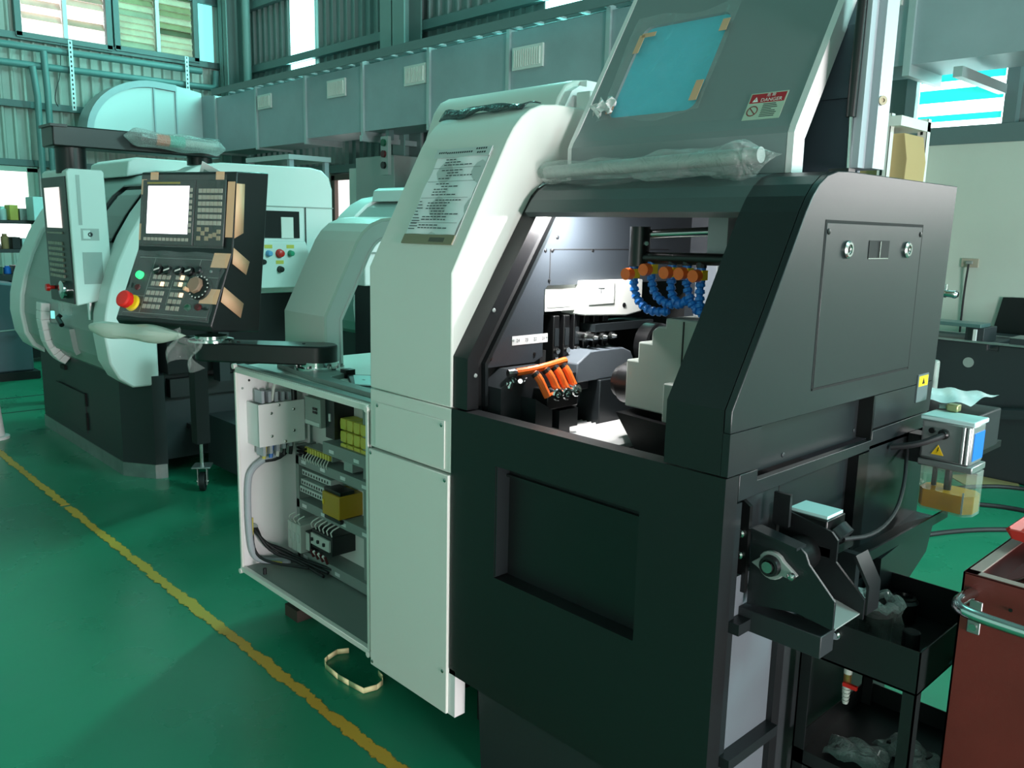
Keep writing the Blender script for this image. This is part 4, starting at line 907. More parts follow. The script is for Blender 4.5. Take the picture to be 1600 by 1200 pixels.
# ================================================================== CONTROL PANEL ON SWING ARM
AM = thing('swing_arm', 'black swing arm carrying the control panel above the cabinet', 'arm', (-2.86, 1.68, 1.05))
pv = Vector((-2.845, 1.685, 0)); en = Vector((-3.165, 1.40, 0)); dv = (en-pv).normalized(); pvn = Vector((-dv.y, dv.x, 0))
out = []
for i in range(13):
    a = math.radians(90-180*i/12); out.append(pv-dv*.07*math.cos(a)+pvn*.07*math.sin(a))
for i in range(9):
    a = math.radians(-90+180*i/8); out.append(en+dv*.06*math.cos(a)+pvn*.06*math.sin(a))
MB().prism([(p.x, p.y) for p in out], 'z', 1.082, 1.155).build('arm_body', 'black', AM, bevel=.006)
MB().lathe([(0, .095), (.010, .095), (.012, .075), (.030, .075)], (pv.x, pv.y, 1.062), (0, 0, 1), 28).build('pivot_flange', 'chrome', AM)
for k in range(6):
    a = k*math.pi/3; MB().cyl((pv.x+.086*math.cos(a), pv.y+.086*math.sin(a), 1.073), (pv.x+.086*math.cos(a), pv.y+.086*math.sin(a), 1.08), .006, 8).build('flange_bolt', 'steel', AM)
for k in (.06, .32):
    p = pv+dv*k; MB().cyl((p.x, p.y, 1.155), (p.x, p.y, 1.158), .006, 8).build('arm_screw', 'charcoal', AM)
MB().lathe([(0, .085), (.008, .085), (.010, .06), (.022, .06)], (en.x, en.y, 1.155), (0, 0, 1), 28).build('panel_flange', 'chrome', AM)

CP = thing('control_panel', 'black CNC control panel with bright screen and masking tape', 'control panel', (-3.54, 1.308, 1.177), 0.408)
WW = .479
LZ = 1.177
def Lp(d, z): return (d, z-LZ)
pp = [Lp(0, 1.799), Lp(-.04, 1.498), Lp(-.17, 1.228), Lp(-.155, 1.205), Lp(.10, 1.180), Lp(.187, 1.807)]
MB().prism(pp, 'x', 0, WW).build('panel_body', 'charcoal', CP, bevel=.006, local=True)
uU = Vector((1, 0, 0))
def face(d0, z0, d1, z1):
    O = Vector((0, d0, z0-LZ)); v = (Vector((0, d1, z1-LZ))-O); L = v.length; v.normalize(); n = uU.cross(v); return O, v, n, L
UO, UV, UN, UL = face(-.04, 1.498, 0, 1.799)
LO, LV, LN, LL = face(-.17, 1.228, -.04, 1.498)
def up(name, m, a0, a1, b0, b1, h0, h1, par, bevel=0):
    return MB().obox(UO, uU, UV, UN, a0, a1, b0, b1, h0, h1).build(name, m, par, bevel, local=True)
def lw_(name, m, a0, a1, b0, b1, h0, h1, par, bevel=0):
    return MB().obox(LO, uU, LV, LN, a0, a1, b0, b1, h0, h1).build(name, m, par, bevel, local=True)
mu_ = up('monitor_unit', 'black', .022, .288, .018, .272, 0, .010, CP, .003)
sc_ = up('screen', 'screen_white', .052, .262, .062, .248, .010, .0112, mu_)
up('maker_strip', mat('strip_gold', '#a98f2c', 0.4, 0.4), .045, .215, .256, .263, .010, .0108, mu_)
for k in range(12): up('soft_key', 'key_grey', .040+k*.0195, .054+k*.0195, .034, .046, .010, .0125, mu_)
for k in range(8): up('soft_key', 'key_grey', .267, .279, .068+k*.0225, .082+k*.0225, .010, .0125, mu_)
ku = up('keypad_unit', 'black', .296, .440, .018, .272, 0, .010, CP, .003)
for r in range(6):
    for c in range(6):
        up('key', 'key_grey', .312+c*.0195, .3285+c*.0195, .218-r*.0245+.003, .237-r*.0245, .010, .0135, ku)
for (c, r) in ((0, 6), (2, 6), (1, 6.6), (0, 7.4), (2, 7.4), (3, 7), (5, 6.3), (5, 7.3), (4, 6.8)):
    up('key', mat('key_tan', '#9c8a6e', 0.5), .312+c*.0195, .3285+c*.0195, .218-r*.0245+.003, .237-r*.0245, .010, .0135, ku)
op = lw_('operator_plate', 'black', .03, .452, .02, .275, 0, .004, CP, .002)
for (a0, a1, b0, b1) in ((.03, .452, .262, .2632), (.03, .452, .03, .0312), (.115, .1162, .03, .262), (.345, .3462, .135, .262), (.30, .452, .19, .1912), (.345, .452, .10, .1012), (.235, .2362, .07, .17), (.03, .115, .10, .1012), (.12, .32, .135, .136)):
    lw_('marking_line', 'cabinet_grey', a0, a1, b0, b1, .004, .0044, op)
def knob(a, b, r, h, m, name, par, prof=None):
    O = LO+uU*a+LV*b+LN*.004
    return MB().lathe(prof or [(0, r), (h*.8, r*.92), (h, r*.75)], O, LN, 20).build(name, m, par, local=True)
gl = knob(.065, .185, .0165, .016, 'green_lamp', 'power_button', op); knob(.07, .135, .013, .008, 'red_dark', 'power_off_button', op)
eb = knob(.068, .068, .034, .012, 'yellow', 'emergency_collar', op)
MB().lathe([(0, .016), (.02, .016), (.022, .033), (.042, .034), (.048, .028), (.05, .012)], LO+uU*.068+LV*.068+LN*.012, LN, 22).build('emergency_stop', 'red', op, local=True)
for k, a in enumerate((.155, .205, .262, .312)):
    kb_ = knob(a, .208, .021, .018, 'black', 'selector_knob', op)
    MB().obox(LO+uU*a+LV*.208, (uU*.8+LV*.3).normalized(), LV, LN, -.013, .013, -.003, .003, .022, .0235).build('knob_mark', 'wire_white', kb_, local=True)
knob(.357, .215, .015, .018, 'charcoal', 'key_switch', op); knob(.41, .215, .006, .004, 'zinc', 'plate_screw', op)
hw = knob(.385, .145, .05, .016, 'black', 'feed_dial', op)
for k in range(16):
    a = 2*math.pi*k/16; c_ = LO+uU*(.385+.043*math.cos(a))+LV*(.145+.043*math.sin(a))
    MB().obox(c_, uU, LV, LN, -.0025, .0025, -.0025, .0025, .019, .0205).build('dial_mark', 'wire_white', hw, local=True)
MB().lathe([(0, .033), (.012, .033), (.016, .028)], LO+uU*.372+LV*.15+LN*.02, LN, 8).build('dial_knob', mat('knob_brown', '#8d7361', 0.45), hw, local=True)
MB().lathe([(0, .008), (.02, .009), (.024, .005)], LO+uU*.352+LV*.125+LN*.03, LN, 12).build('dial_grip', 'tape', hw, local=True)
for (a0, b0, nc, nr, lit) in ((.135, .145, 4, 2, (2, 0)), (.25, .147, 3, 2, (1, 1)), (.125, .05, 4, 3, None), (.245, .048, 3, 3, (2, 2))):
    for r in range(nr):
        for c in range(nc):
            m_ = 'key_lit' if lit and ((c, r) == lit or (lit == (1, 1) and c == 1)) else 'key_grey'
            lw_('push_key', m_, a0+c*.023, a0+c*.023+.016, b0+r*.028, b0+r*.028+.017, .004, .008, op)
knob(.35, .065, .014, .010, 'green_dark', 'push_button', op); knob(.40, .068, .014, .010, 'red_dark', 'push_button', op)
# masking tape over the cover film
def tape_up(a0, a1, b0, b1, h=.014): up('masking_tape', 'tape', a0, a1, b0, b1, h, h+.0012, CP)
tape_up(.055, .095, .272, .303, .004); tape_up(.01, .036, .215, .275, .004); tape_up(.008, .035, .035, .10, .004); tape_up(.385, .425, .255, .303, .004)
RO = Vector((WW, 0, 0)); 
def side_tape(pts, h=.003): MB().add([Vector((WW+h, p[0], p[1]-LZ)) for p in pts], [(0, 1, 2, 3)]).build('masking_tape', 'tape', CP, local=True, solid=.001)
up('masking_tape', 'tape', .445, .479, .055, .265, .004, .005, CP); side_tape([(-.03, 1.55), (.022, 1.57), (.04, 1.755), (-.006, 1.755)])
lw_('masking_tape', 'tape', .40, .479, .232, .292, .004, .005, CP); side_tape([(-.045, 1.455), (.03, 1.41), (.052, 1.46), (-.035, 1.515)])
lw_('masking_tape', 'tape', .395, .479, .085, .145, .004, .005, CP); side_tape([(-.115, 1.315), (-.01, 1.245), (.01, 1.30), (-.095, 1.37)])
def pf(u, v):
    q = LO+uU*(.02+u*.45)+LV*(.01+v*.28)+LN*(.012+.006*math.sin(u*17+v*9)+.004*math.sin(v*23)); return q
MB().grid(pf, 24, 16).build('cover_film', 'wrap_clear', CP, local=True)
def pf2(u, v): return UO+uU*(.02+u*.43)+UV*(.01+v*.28)+UN*(.016+.003*math.sin(u*9+v*5))
MB().grid(pf2, 14, 10).build('cover_film', 'wrap_clear', CP, local=True)
# wrapped keyboard shelf hanging under the panel and loose film
def roll(u, v):
    a = v*2*math.pi; t = u
    r = .034*(math.sin(math.pi*min(1, .06+t*1.0))**.45)*(1+.15*math.sin(t*12)+.08*math.sin(3*a+t*8))
    return Vector((-.09+t*.50, -.205+r*1.0*math.cos(a), .015-.03*t*(1-t)*4*.25+r*math.sin(a)))
MB().grid(roll, 30, 14).build('wrapped_shelf', mat('wrap_green', '#a9b8ac', 0.3, bump=0.8, bscale=18), CP, local=True)
def rag(u, v):
    return Vector((.30+u*.15+.015*math.sin(v*7), -.20+.03*math.sin(u*9+v*4), .02-v*.12+.02*math.sin(u*6)))
MB().grid(rag, 14, 14).build('loose_film', 'wrap', CP, local=True)

# ================================================================== LEFT LATHE (and the one behind it)
def front_profile():
    return [(1.84, .60), (1.76, .66), (1.71, .76), (1.69, .92), (1.70, 1.05), (1.735, 1.2), (1.79, 1.36), (1.865, 1.52), (1.95, 1.66), (2.05, 1.79), (2.17, 1.89), (2.31, 1.96), (2.46, 1.99)]
def yz_at(prof, t):
    k = min(int(t), len(prof)-2); f_ = t-k; return Vector(prof[k]).lerp(Vector(prof[k+1]), f_)
LT = thing('turning_lathe', 'white CNC turning lathe with charcoal base, left beyond the control panel', 'machine', (-6.4, 2.5, 0))
FP = front_profile()
body = FP+[(3.10, 2.0), (3.19, 1.985), (3.245, 1.94), (3.27, 1.86), (3.27, 1.15), (2.0, 1.15), (2.0, .60)]
mat('lathe_white', '#d3dedb', 0.36); mat('lathe_door', '#8d9a96', 0.35)
MB().prism(body, 'x', -5.52, -5.30).build('right_cover', 'lathe_white', LT, bevel=.012)
MB().prism(FP+[(3.1, 2.0), (3.2, 1.9), (3.2, .6)], 'x', -7.45, -7.15).build('left_cover', 'lathe_white', LT, bevel=.012)
fi = offset_line(FP, .03); MB().ribbon(fi, offset_line(FP, .06), 'x', -7.15, -5.52).build('sliding_door', 'lathe_door', LT)
MB().prism([(2.46, 1.965), (3.1, 1.98), (3.2, 1.9), (3.2, .6), (2.5, .6), (2.5, 1.9)], 'x', -7.15, -5.52).build('rear_housing', 'pale_paint', LT)
MB().prism([(2.24, 1.92), (2.26, 2.03), (2.32, 2.06), (2.9, 2.06), (2.9, 1.97), (2.46, 1.97)], 'x', -7.15, -6.35).build('way_cover', 'lathe_white', LT, bevel=.01)
seg = offset_line(FP, .026)
MB().ribbon([tuple(yz_at(seg, 6.9+q*.27)) for q in range(11)], [tuple(yz_at(offset_line(FP, .034), 6.9+q*.27)) for q in range(11)], 'x', -6.10, -5.62).build('door_window', 'glass_dark', LT)
def fr_(a, b, x0, x1, th=.012):
    A = offset_line(FP, .012); MB().ribbon([tuple(yz_at(A, a+(b-a)*q/8)) for q in range(9)], [tuple(yz_at(offset_line(FP, .034), a+(b-a)*q/8)) for q in range(9)], 'x', x0, x1).build('window_trim', 'black', LT)
fr_(6.8, 9.7, -6.12, -6.10); fr_(6.8, 9.7, -5.62, -5.60); fr_(6.8, 6.92, -6.12, -5.60); fr_(9.58, 9.7, -6.12, -5.60)
# white grip strip curving under the door
HA = offset_line(FP, -.03)
MB().ribbon([tuple(yz_at(HA, .3+q*.45)) for q in range(9)], [tuple(yz_at(offset_line(FP, .03), .3+q*.45)) for q in range(9)], 'x', -6.62, -6.50).build('door_grip', 'white_return', LT, bevel=.006)
lk = MB().ribbon([tuple(yz_at(offset_line(FP, -.002), 1.7+q*.2)) for q in range(7)], [tuple(yz_at(offset_line(FP, .03), 1.7+q*.2)) for q in range(7)], 'x', -6.42, -5.98).build('latch_panel', 'lathe_door', LT)
MB().tube([(-6.10, 1.68, .99), (-6.10, 1.66, .97), (-6.02, 1.66, .93)], .016, 8).build('latch_lever', 'black', lk)
MB().box(-6.30, -6.27, 1.672, 1.69, .95, 1.0).build('latch_tag', 'fibre_pale', lk)
# base
mat('base_brown', '#2c302f', 0.45)
bs = [(-7.28, 1.84), (-5.50, 1.82), (-5.30, 1.95), (-5.28, 2.02), (-5.40, 2.06), (-5.40, 3.2), (-7.28, 3.2)]
b0 = MB().prism(bs, 'z', .085, .66).build('base', 'charcoal_flat', LT)
MB().prism([(x-.005*(1 if x < -6 else -1), y-.006) for x, y in bs[:4]]+[(-5.40, 2.05), (-7.2, 2.05)], 'z', 0, .09).build('kick_plate', 'zinc', LT)
MB().box(-6.85, -6.2, 1.822, 1.832, .14, .42).build('base_door', 'charcoal_flat', b0, bevel=.003)
MB().box(-6.85, -6.2, 1.820, 1.823, .42, .426).build('base_door_gap', 'dark_void', b0)
for z0, z1 in ((.34, .43), (.17, .29)): MB().box(-6.19, -6.17, 1.815, 1.83, z0, z1).build('base_hinge', 'dark_void', b0)
MB().box(-6.70, -6.60, 1.815, 1.84, .54, .57).build('base_pull', 'dark_void', b0)
# right end: dark openings, shelf and push button box
MB().box(-5.30, -5.292, 2.62, 3.0, 1.52, 1.70).build('end_window', 'dark_void', LT)
MB().box(-5.295, -5.285, 2.86, 2.95, 1.52, 1.66).build('window_unit', 'pale_paint', LT)
MB().box(-5.295, -5.288, 3.045, 3.05, 1.16, 1.73).build('cover_seam', 'charcoal', LT)
MB().box(-5.295, -5.290, 2.05, 3.27, 1.728, 1.733).build('cover_seam', 'lathe_door', LT)
bx = MB().prism([(2.60, 1.50), (3.0, 1.50), (3.03, 1.40), (2.98, 1.19), (2.60, 1.19)], 'x', -5.30, -5.21).build('button_box', 'lathe_white', LT, bevel=.008)
for y, z, m_, r in ((2.72, 1.42, mat('pale_blue', '#5f9fd0', 0.4), .019), (2.80, 1.42, 'red', .026), (2.88, 1.42, mat('mid_green', '#1f8f6c', 0.4), .019), (2.675, 1.365, 'black', .018), (2.80, 1.315, 'black', .02)):
    MB().lathe([(0, r*1.15), (.008, r*1.1), (.01, r), (.03, r*.9), (.034, r*.6)], (-5.21, y, z), (1, 0, 0), 18).build('push_button', m_, bx)
for y, z in ((2.72, 1.465), (2.88, 1.465), (2.80, 1.362)): MB().box(-5.21, -5.208, y-.028, y+.028, z-.012, z+.012).build('button_label', 'yellow_relay', bx)
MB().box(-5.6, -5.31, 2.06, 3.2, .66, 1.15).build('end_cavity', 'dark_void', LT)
MB().box(-5.42, -5.34, 2.08, 2.6, .5, .62).box(-5.42, -5.34, 2.2, 2.9, .28, .31).build('chip_chute', 'charcoal', LT)
MB().box(-5.30, -5.20, 2.35, 2.42, .60, 1.12).build('end_post', 'charcoal_flat', LT)
# boom with pendant
bm_ = MB().box(-5.72, -5.50, 1.54, 2.55, 2.03, 2.15).build('boom', 'black', LT, bevel=.008)
MB().box(-5.73, -5.49, 1.53, 1.62, 2.14, 2.155).build('boom_cap', 'black', bm_)
MB().cyl((-5.6, 1.66, 1.88), (-5.6, 1.66, 2.04), .085, 20).build('boom_post', 'black', bm_)
MB().cyl((-5.6, 2.45, 1.98), (-5.6, 2.45, 2.04), .08, 16).build('boom_pivot', 'black', bm_)
def pend(px):
    P0 = MB().prism([(1.60, 1.10), (1.59, 1.89), (1.61, 1.905), (1.79, 1.905), (1.80, 1.89), (1.815, 1.20), (1.80, 1.14)], 'x', -5.96, -5.47).build('pendant', 'lathe_white', LT, bevel=.008)
    MB().prism([(1.592, 1.11), (1.582, 1.86), (1.60, 1.86), (1.61, 1.11)], 'x', -5.95, -5.49).build('pendant_face', 'black', P0)
    MB().prism([(1.5815, 1.56), (1.5785, 1.80), (1.59, 1.80), (1.59, 1.56)], 'x', -5.89, -5.60).build('pendant_screen', 'screen_pink', P0)
    for r in range(7):
        for c in range(8):
            z = 1.26+r*.033
            MB().box(-5.89+c*.035, -5.862+c*.035, 1.580, 1.59, z, z+.018).build('pendant_key', 'key_grey', P0)
    for k in range(10): MB().box(-5.89+k*.03, -5.868+k*.03, 1.578, 1.59, 1.525, 1.535).build('pendant_key', 'key_grey', P0)
    MB().lathe([(0, .055), (.03, .055), (.034, .045)], (-5.62, 1.59, 1.19), (0, -1, 0), 24).build('pendant_handwheel', 'chrome', P0)
    MB().lathe([(0, .012), (.03, .012), (.03, .024), (.05, .022)], (-5.86, 1.59, 1.19), (0, -1, 0), 16).build('pendant_stop', 'red', P0)
    for (y0, y1, z0, z1) in ((1.64, 1.66, 1.58, 1.87), (1.65, 1.75, 1.49, 1.56), (1.65, 1.76, 1.23, 1.42)):
        MB().box(-5.472, -5.468, y0, y1, z0, z1).build('pendant_recess', 'alu_grey', P0)
    MB().box(-5.468, -5.4665, 1.66, 1.70, 1.50, 1.55).build('pendant_logo_plate', 'lathe_white', P0)
    rg_ = MB().lathe([(0, .014), (.002, .014), (.002, .007), (0, .007)], (-5.467, 1.70, 1.525), (1, 0, 0), 20).build('pendant_ring_mark', 'ink', P0)
    MB().cyl((-5.62, 1.72, 1.0), (-5.62, 1.72, 1.12), .02, 10).build('pendant_stem', 'chrome', P0)
    MB().grid(lambda u, v: (-5.92+u*.30, 1.62+.02*math.sin(u*11), 1.12-v*.09+.01*math.sin(u*8)), 10, 6).build('pendant_wrap', 'wrap', P0)
pend(0)
# second machine of the row
L2 = dup(LT, (-.2, 2.75, -.06))
for k_ in [c for c in L2.children if c.name.split('.')[0] in ('boom', 'pendant')]:
    for q_ in list(k_.children): bpy.data.objects.remove(q_)
    bpy.data.objects.remove(k_)
tag(L2, 'pale CNC lathe seen through the arch behind the cabinet', 'machine')
# caster foot stand in front of the lathe end
cs = thing('caster_stand', 'dark trolley leg with swivel caster beside the left lathe', 'caster', (-4.88, 2.08, 0))
cd, cc = Vector((.55, .835, 0)), Vector((-4.88, 2.07, .058))
w_ = MB().cyl(cc-cd*.016, cc+cd*.016, .058, 24).build('wheel', 'rubber', cs, bevel=.004)
MB().cyl(cc-cd*.034, cc+cd*.034, .012, 12).build('hub', 'steel', w_)
cq = Vector((-cd.y, cd.x, 0))
for s_ in (-1, 1): MB().obox(cc, cq, Vector((0, 0, 1)), cd, -.018, .018, -.02, .085, s_*.026-.003, s_*.026+.003).build('fork_plate', 'zinc', cs)
MB().obox(cc, cq, Vector((0, 0, 1)), cd, -.03, .03, .085, .092, -.032, .032).build('fork_bridge', 'zinc', cs)
MB().obox(cc, cq, Vector((0, 0, 1)), cd, -.06, .06, .092, .102, -.055, .055).build('plate', 'zinc', cs, bevel=.004)
MB().cyl(cc+Vector((0, 0, .10)), cc+Vector((0, 0, .25)), .012, 12).build('stem', 'steel', cs)
MB().box(-4.92, -4.84, 2.03, 2.11, .30, .95).build('leg', 'dark_void', cs)
MB().box(-5.20, -4.70, 2.25, 2.85, .08, .40).build('bin', 'charcoal_flat', cs)
# wrapped signal tower on the boom
sg_ = thing('signal_tower', 'signal light tower in bubble wrap lying on the black boom', 'signal lamp', (-5.45, 2.1, 2.16))
pa, pb = Vector((-5.44, 1.93, 2.115)), Vector((-5.40, 2.50, 2.09)); dd = (pb-pa)
for k, (t0, t1, m_) in enumerate(((.14, .30, 'red_dark'), (.30, .44, 'orange'), (.44, .60, mat('lens_teal', '#35c8b0', 0.35)), (.60, .95, 'wire_white'))):
    MB().cyl(pa+dd*t0, pa+dd*t1, .035 if k < 3 else .022, 16).build(('red_lens', 'orange_lens', 'green_lens', 'pole')[k], m_, sg_)
def bw(u, v):
    a = v*2*math.pi; r = (.05+.006*math.sin(u*14)+.004*math.sin(5*a+u*9))*min(1, .1+u*9, (1-u)*9+.15)
    c = pa+dd*(u*1.08-.02); return c+Vector((math.cos(a)*r, 0, math.sin(a)*r-.008*u))
MB().grid(bw, 34, 16).build('bubble_wrap', 'bubble_wrap', sg_)
pbx = thing('pale_cabinet', 'pale grey cabinet on a dark post seen through the arch', 'cabinet', (-4.7, 3.2, 0))
MB().box(-4.95, -4.5, 3.0, 3.42, 1.24, 1.56).build('body', 'white_return', pbx, bevel=.008)
MB().box(-4.499, -4.49, 3.03, 3.39, 1.44, 1.452).build('ledge', 'cabinet_grey', pbx)
MB().box(-4.80, -4.62, 3.12, 3.3, 0, 1.24).build('post', 'charcoal_flat', pbx)
flp = thing('folded_sheet', 'white folded paper sheet poking up behind the control panel', 'paper', (-3.38, 1.52, 1.80))
MB().obox((-3.44, 1.50, 1.80), Vector((.87, .30, -.38)).normalized(), Vector((.33, .13, .93)).normalized(), Vector((-.33, .94, 0)), 0, .16, 0, .055, 0, .003).build('sheet', 'white_return', flp)
MB().obox((-3.44, 1.50, 1.80), Vector((.87, .30, -.38)).normalized(), Vector((.33, .13, .93)).normalized(), Vector((-.33, .94, 0)), .02, .14, .012, .03, -.001, 0).build('sheet_fold', 'alu_grey', flp)
# shelf bench at the far left
sf = thing('parts_shelf', 'cluttered dark parts shelf under the window at the left edge', 'shelf', (-11.0, 2.7, 0))
MB().box(-11.4, -10.8, 1.6, 3.05, 1.56, 1.60).build('shelf_board', 'charcoal_flat', sf)
MB().box(-11.4, -10.8, 1.6, 3.05, 1.24, 1.28).build('shelf_board', 'charcoal_flat', sf)
MB().box(-11.4, -10.6, 1.4, 3.05, .94, 1.0).build('bench_top', 'charcoal_flat', sf)
for y in (1.7, 3.0):
    for x in (-11.37, -10.85): MB().box(x, x+.05, y, y+.05, 0, 1.85).build('post', 'girt', sf)
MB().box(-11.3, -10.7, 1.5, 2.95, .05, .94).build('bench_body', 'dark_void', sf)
cols = ('cardboard', 'yellow_relay', 'blue_plate', 'rubber', 'alu_grey', 'red_dark', 'card_teal', 'green_dark')
kinds = ('box', 'tin', 'carton', 'can')
n = 0
places = ('top board', 'middle board', 'bench top')
for si, (z, cnt) in enumerate(((1.60, 7), (1.28, 8), (1.0, 7))):
    for k in range(cnt):
        y = 2.25+k*.10; h = random.uniform(.06, .17); m_ = cols[(k*3+si*2) % len(cols)]
        cname = {'cardboard': 'brown', 'yellow_relay': 'dull yellow', 'blue_plate': 'blue', 'rubber': 'black', 'alu_grey': 'grey', 'red_dark': 'dark red', 'card_teal': 'pale turquoise', 'green_dark': 'dark green'}[m_]
        if k % 3 == 2: o = MB().lathe([(0, .04), (h*.8, .04), (h*.85, .025), (h, .025)], (-10.98, y+.05, z), (0, 0, 1), 14).build('storage_can', m_); kk = 'can'
        else: o = MB().box(-11.1, -10.88, y, y+.085, z, z+h).build('storage_box', m_, bevel=.004); kk = 'box'
        tag(o, '%s parts %s, %s from the left on the far shelf, %s' % (cname, kk, ('first', 'second', 'third', 'fourth', 'fifth', 'sixth', 'seventh', 'eighth')[k], places[si]), kk, 'parts on the far left shelf')
tag(MB().box(-10.9, -10.6, 2.72, 2.94, 1.60, 1.86).build('storage_box', 'card_teal', bevel=.006), 'tall pale turquoise box on top of the far left shelf', 'box')
mcl = thing('blue_machine_bed', 'dark machine base standing by the left edge under the shelf', 'machine', (-9.9, 2.2, 0))
MB().prism([(1.3, .08), (1.3, 1.0), (1.9, 1.02), (2.36, .95), (2.36, .08)], 'x', -10.3, -9.6).build('bed', 'rear_blue', mcl, bevel=.02)
MB().box(-10.3, -9.55, 1.3, 2.4, 0, .08).build('skid', 'black_matte', mcl)
MB().tube([(-9.58, 1.5, .55), (-9.55, 1.9, .5), (-9.56, 2.3, .52)], .008, 6, 1).build('hose', 'alu_grey', mcl)
pc = thing('floor_post', 'turquoise post standing on the floor left of the lathe base', 'post', (-8.2, 2.12, 0))
MB().box(-8.28, -8.12, 2.1, 2.24, 0, .58).build('post_body', 'column', pc, bevel=.006)
MB().box(-8.36, -8.04, 2.04, 2.3, .52, .64).build('post_head', 'lathe_white', pc, bevel=.006)
cn = thing('white_bollard', 'white bollard base cut off at the left edge of the floor', 'bollard', (-7.0, 1.45, 0))
MB().lathe([(0, .10), (.02, .10), (.025, .07), (.3, .05)], (-7.05, 1.43, 0), (0, 0, 1), 20).build('shell', 'white_return', cn)
# rack frame above the left lathe, against the wall
rk = thing('steel_rack', 'low steel rack frame behind the white lathe under the duct', 'rack', (-9.5, 5.6, 0))
MB().box(-10.9, -9.75, 5.4, 6.0, 2.42, 2.48).build('top_board', 'galv_light', rk)
for x in (-10.85, -9.80):
    for y in (5.45, 5.95): MB().box(x-.03, x+.03, y-.03, y+.03, 0, 2.42).build('leg', 'galv', rk)
wx = thing('wall_cabinet', 'grey green wall cabinet beside the brown window', 'cabinet', (-9.4, 6.9, 1.2))
MB().box(-10.25, -9.35, 6.7, 7.2, 1.0, 2.55).build('body', 'alu_grey', wx, bevel=.01)
MB().box(-10.5, -10.25, 6.75, 7.2, 1.2, 2.42).build('side_unit', 'pale_paint', wx, bevel=.01)
sw = thing('switch_box', 'tall switch plate with coloured buttons hung below the duct', 'switch', (-9.3, 6.6, 2.3))
MB().box(-9.36, -9.2, 6.5, 6.55, 2.28, 2.76).build('plate', 'alu_grey', sw)
for z, m_ in ((2.4, 'black'), (2.54, 'red_dark'), (2.68, 'green_dark')): MB().cyl((-9.28, 6.5, z), (-9.28, 6.47, z), .045, 14).build('button', m_, sw)
MB().box(-9.32, -9.24, 6.551, 6.62, 2.72, 2.845).build('hanger', 'girt', sw)
tag(MB().box(-12.3, -11.4, 7.12, 7.32, 2.57, 3.05).build('fibre_sheet', 'wrap_clear'), 'clear turquoise plastic sheet leaning below the duct', 'sheet')

# ================================================================== THINGS ON AND AROUND THE MAIN MACHINE
fo = thing('document_sleeve', 'shiny black document sleeve lying on the white housing', 'folder', (-2.03, 1.80, 1.98))
def zs(y):
    pr_ = [(1.70, 1.855), (1.725, 1.893), (1.755, 1.925), (1.79, 1.95), (1.835, 1.967), (1.90, 1.975), (2.2, 1.978)]
    for (a0, b0_), (a1, b1_) in zip(pr_, pr_[1:]):
        if a0 <= y <= a1: return b0_+(b1_-b0_)*(y-a0)/(a1-a0)
    return 1.978
def fsl(u, v):
    x = -2.215+u*.36+.01*v; y = 1.765+.02*u+v*(.10-.03*u); roll_ = .010*math.sin(math.pi*min(1, v*1.6))*(1.6-u)
    return (x, y, zs(y)+.009+roll_+.012*math.exp(-((u-.55)/.12)**2)*(1-v)+.003*math.sin(u*17+v*6))
MB().grid(fsl, 22, 8).build('sleeve', 'dark_sleeve', fo, solid=.004)
st_ = MB()
pth = [(-2.576, 1.63), (-2.596, 1.591), (-2.58, 1.54), (-2.565, 1.517), (-2.529, 1.501), (-2.438, 1.495), (-2.375, 1.501), (-2.298, 1.511), (-2.287, 1.56), (-2.300, 1.592), (-2.325, 1.611), (-2.365, 1.619)]
for i in range(len(pth)-1):
    (xa, ya), (xb, yb) = pth[i], pth[i+1]; h0 = .003 if 0 < i < 8 else .01
    st_.add([(xa, ya, .002), (xb, yb, .002), (xb, yb, .022), (xa, ya, .022)], [(0, 1, 2, 3)])
tag(st_.build('packing_strap', mat('strap_cream', '#dcd3a0', 0.5), solid=.002), 'cream plastic packing strap lying on the floor by the cabinet', 'strap')

# lubricator
LU = thing('oil_lubricator', 'silver oil lubricator with amber reservoir on the lathe corner', 'lubricator', (-.79, 2.45, .85))
MB().box(-.868, -.735, 2.40, 2.50, 1.005, 1.118).build('housing', 'alu_silver' if 'alu_silver' in MATS else mat('alu_silver', '#a9b0b0', 0.3, 0.7), LU, bevel=.008)
MB().box(-.872, -.731, 2.396, 2.504, 1.115, 1.128).build('lid', 'card_teal', LU, bevel=.003)
MB().box(-.735, -.7335, 2.412, 2.49, 1.018, 1.095).build('name_plate', 'blue_plate', LU)
for x in (-.757, -.745): MB().cyl((x, 2.400, 1.01), (x, 2.400, 1.11), .006, 10).build('housing_rib', 'alu_silver', LU)
wp = MB().prism([(-.835, 1.022), (-.803, 1.022), (-.819, 1.050)], 'y', 2.3985, 2.40).build('warning_label', 'yellow', LU)
MB().prism([(-.8215, 1.026), (-.8185, 1.034), (-.8205, 1.034), (-.817, 1.044), (-.8155, 1.044), (-.818, 1.036), (-.816, 1.036)], 'y', 2.398, 2.3985).build('bolt_mark', 'black', wp)
MB().cyl((-.838, 2.400, 1.088), (-.838, 2.392, 1.088), .008, 12).build('plug', 'black', LU)
MB().tube([(-.806, 2.40, 1.083), (-.806, 2.37, 1.080), (-.85, 2.33, 1.055), (-.91, 2.31, 1.04)], .0085, 10, 2).build('power_lead', 'rubber', LU)
MB().lathe([(0, .014), (.012, .014), (.018, .010)], (-.806, 2.40, 1.083), (0, -1, 0), 12).build('gland', 'black', LU)
MB().box(-.870, -.728, 2.402, 2.508, .985, 1.004).build('mount_flange', 'alu_silver', LU, bevel=.003)
oc = [(-.868, 2.43), (-.868, 2.48), (-.85, 2.505), (-.74, 2.505), (-.722, 2.48), (-.722, 2.43), (-.74, 2.405), (-.85, 2.405)]
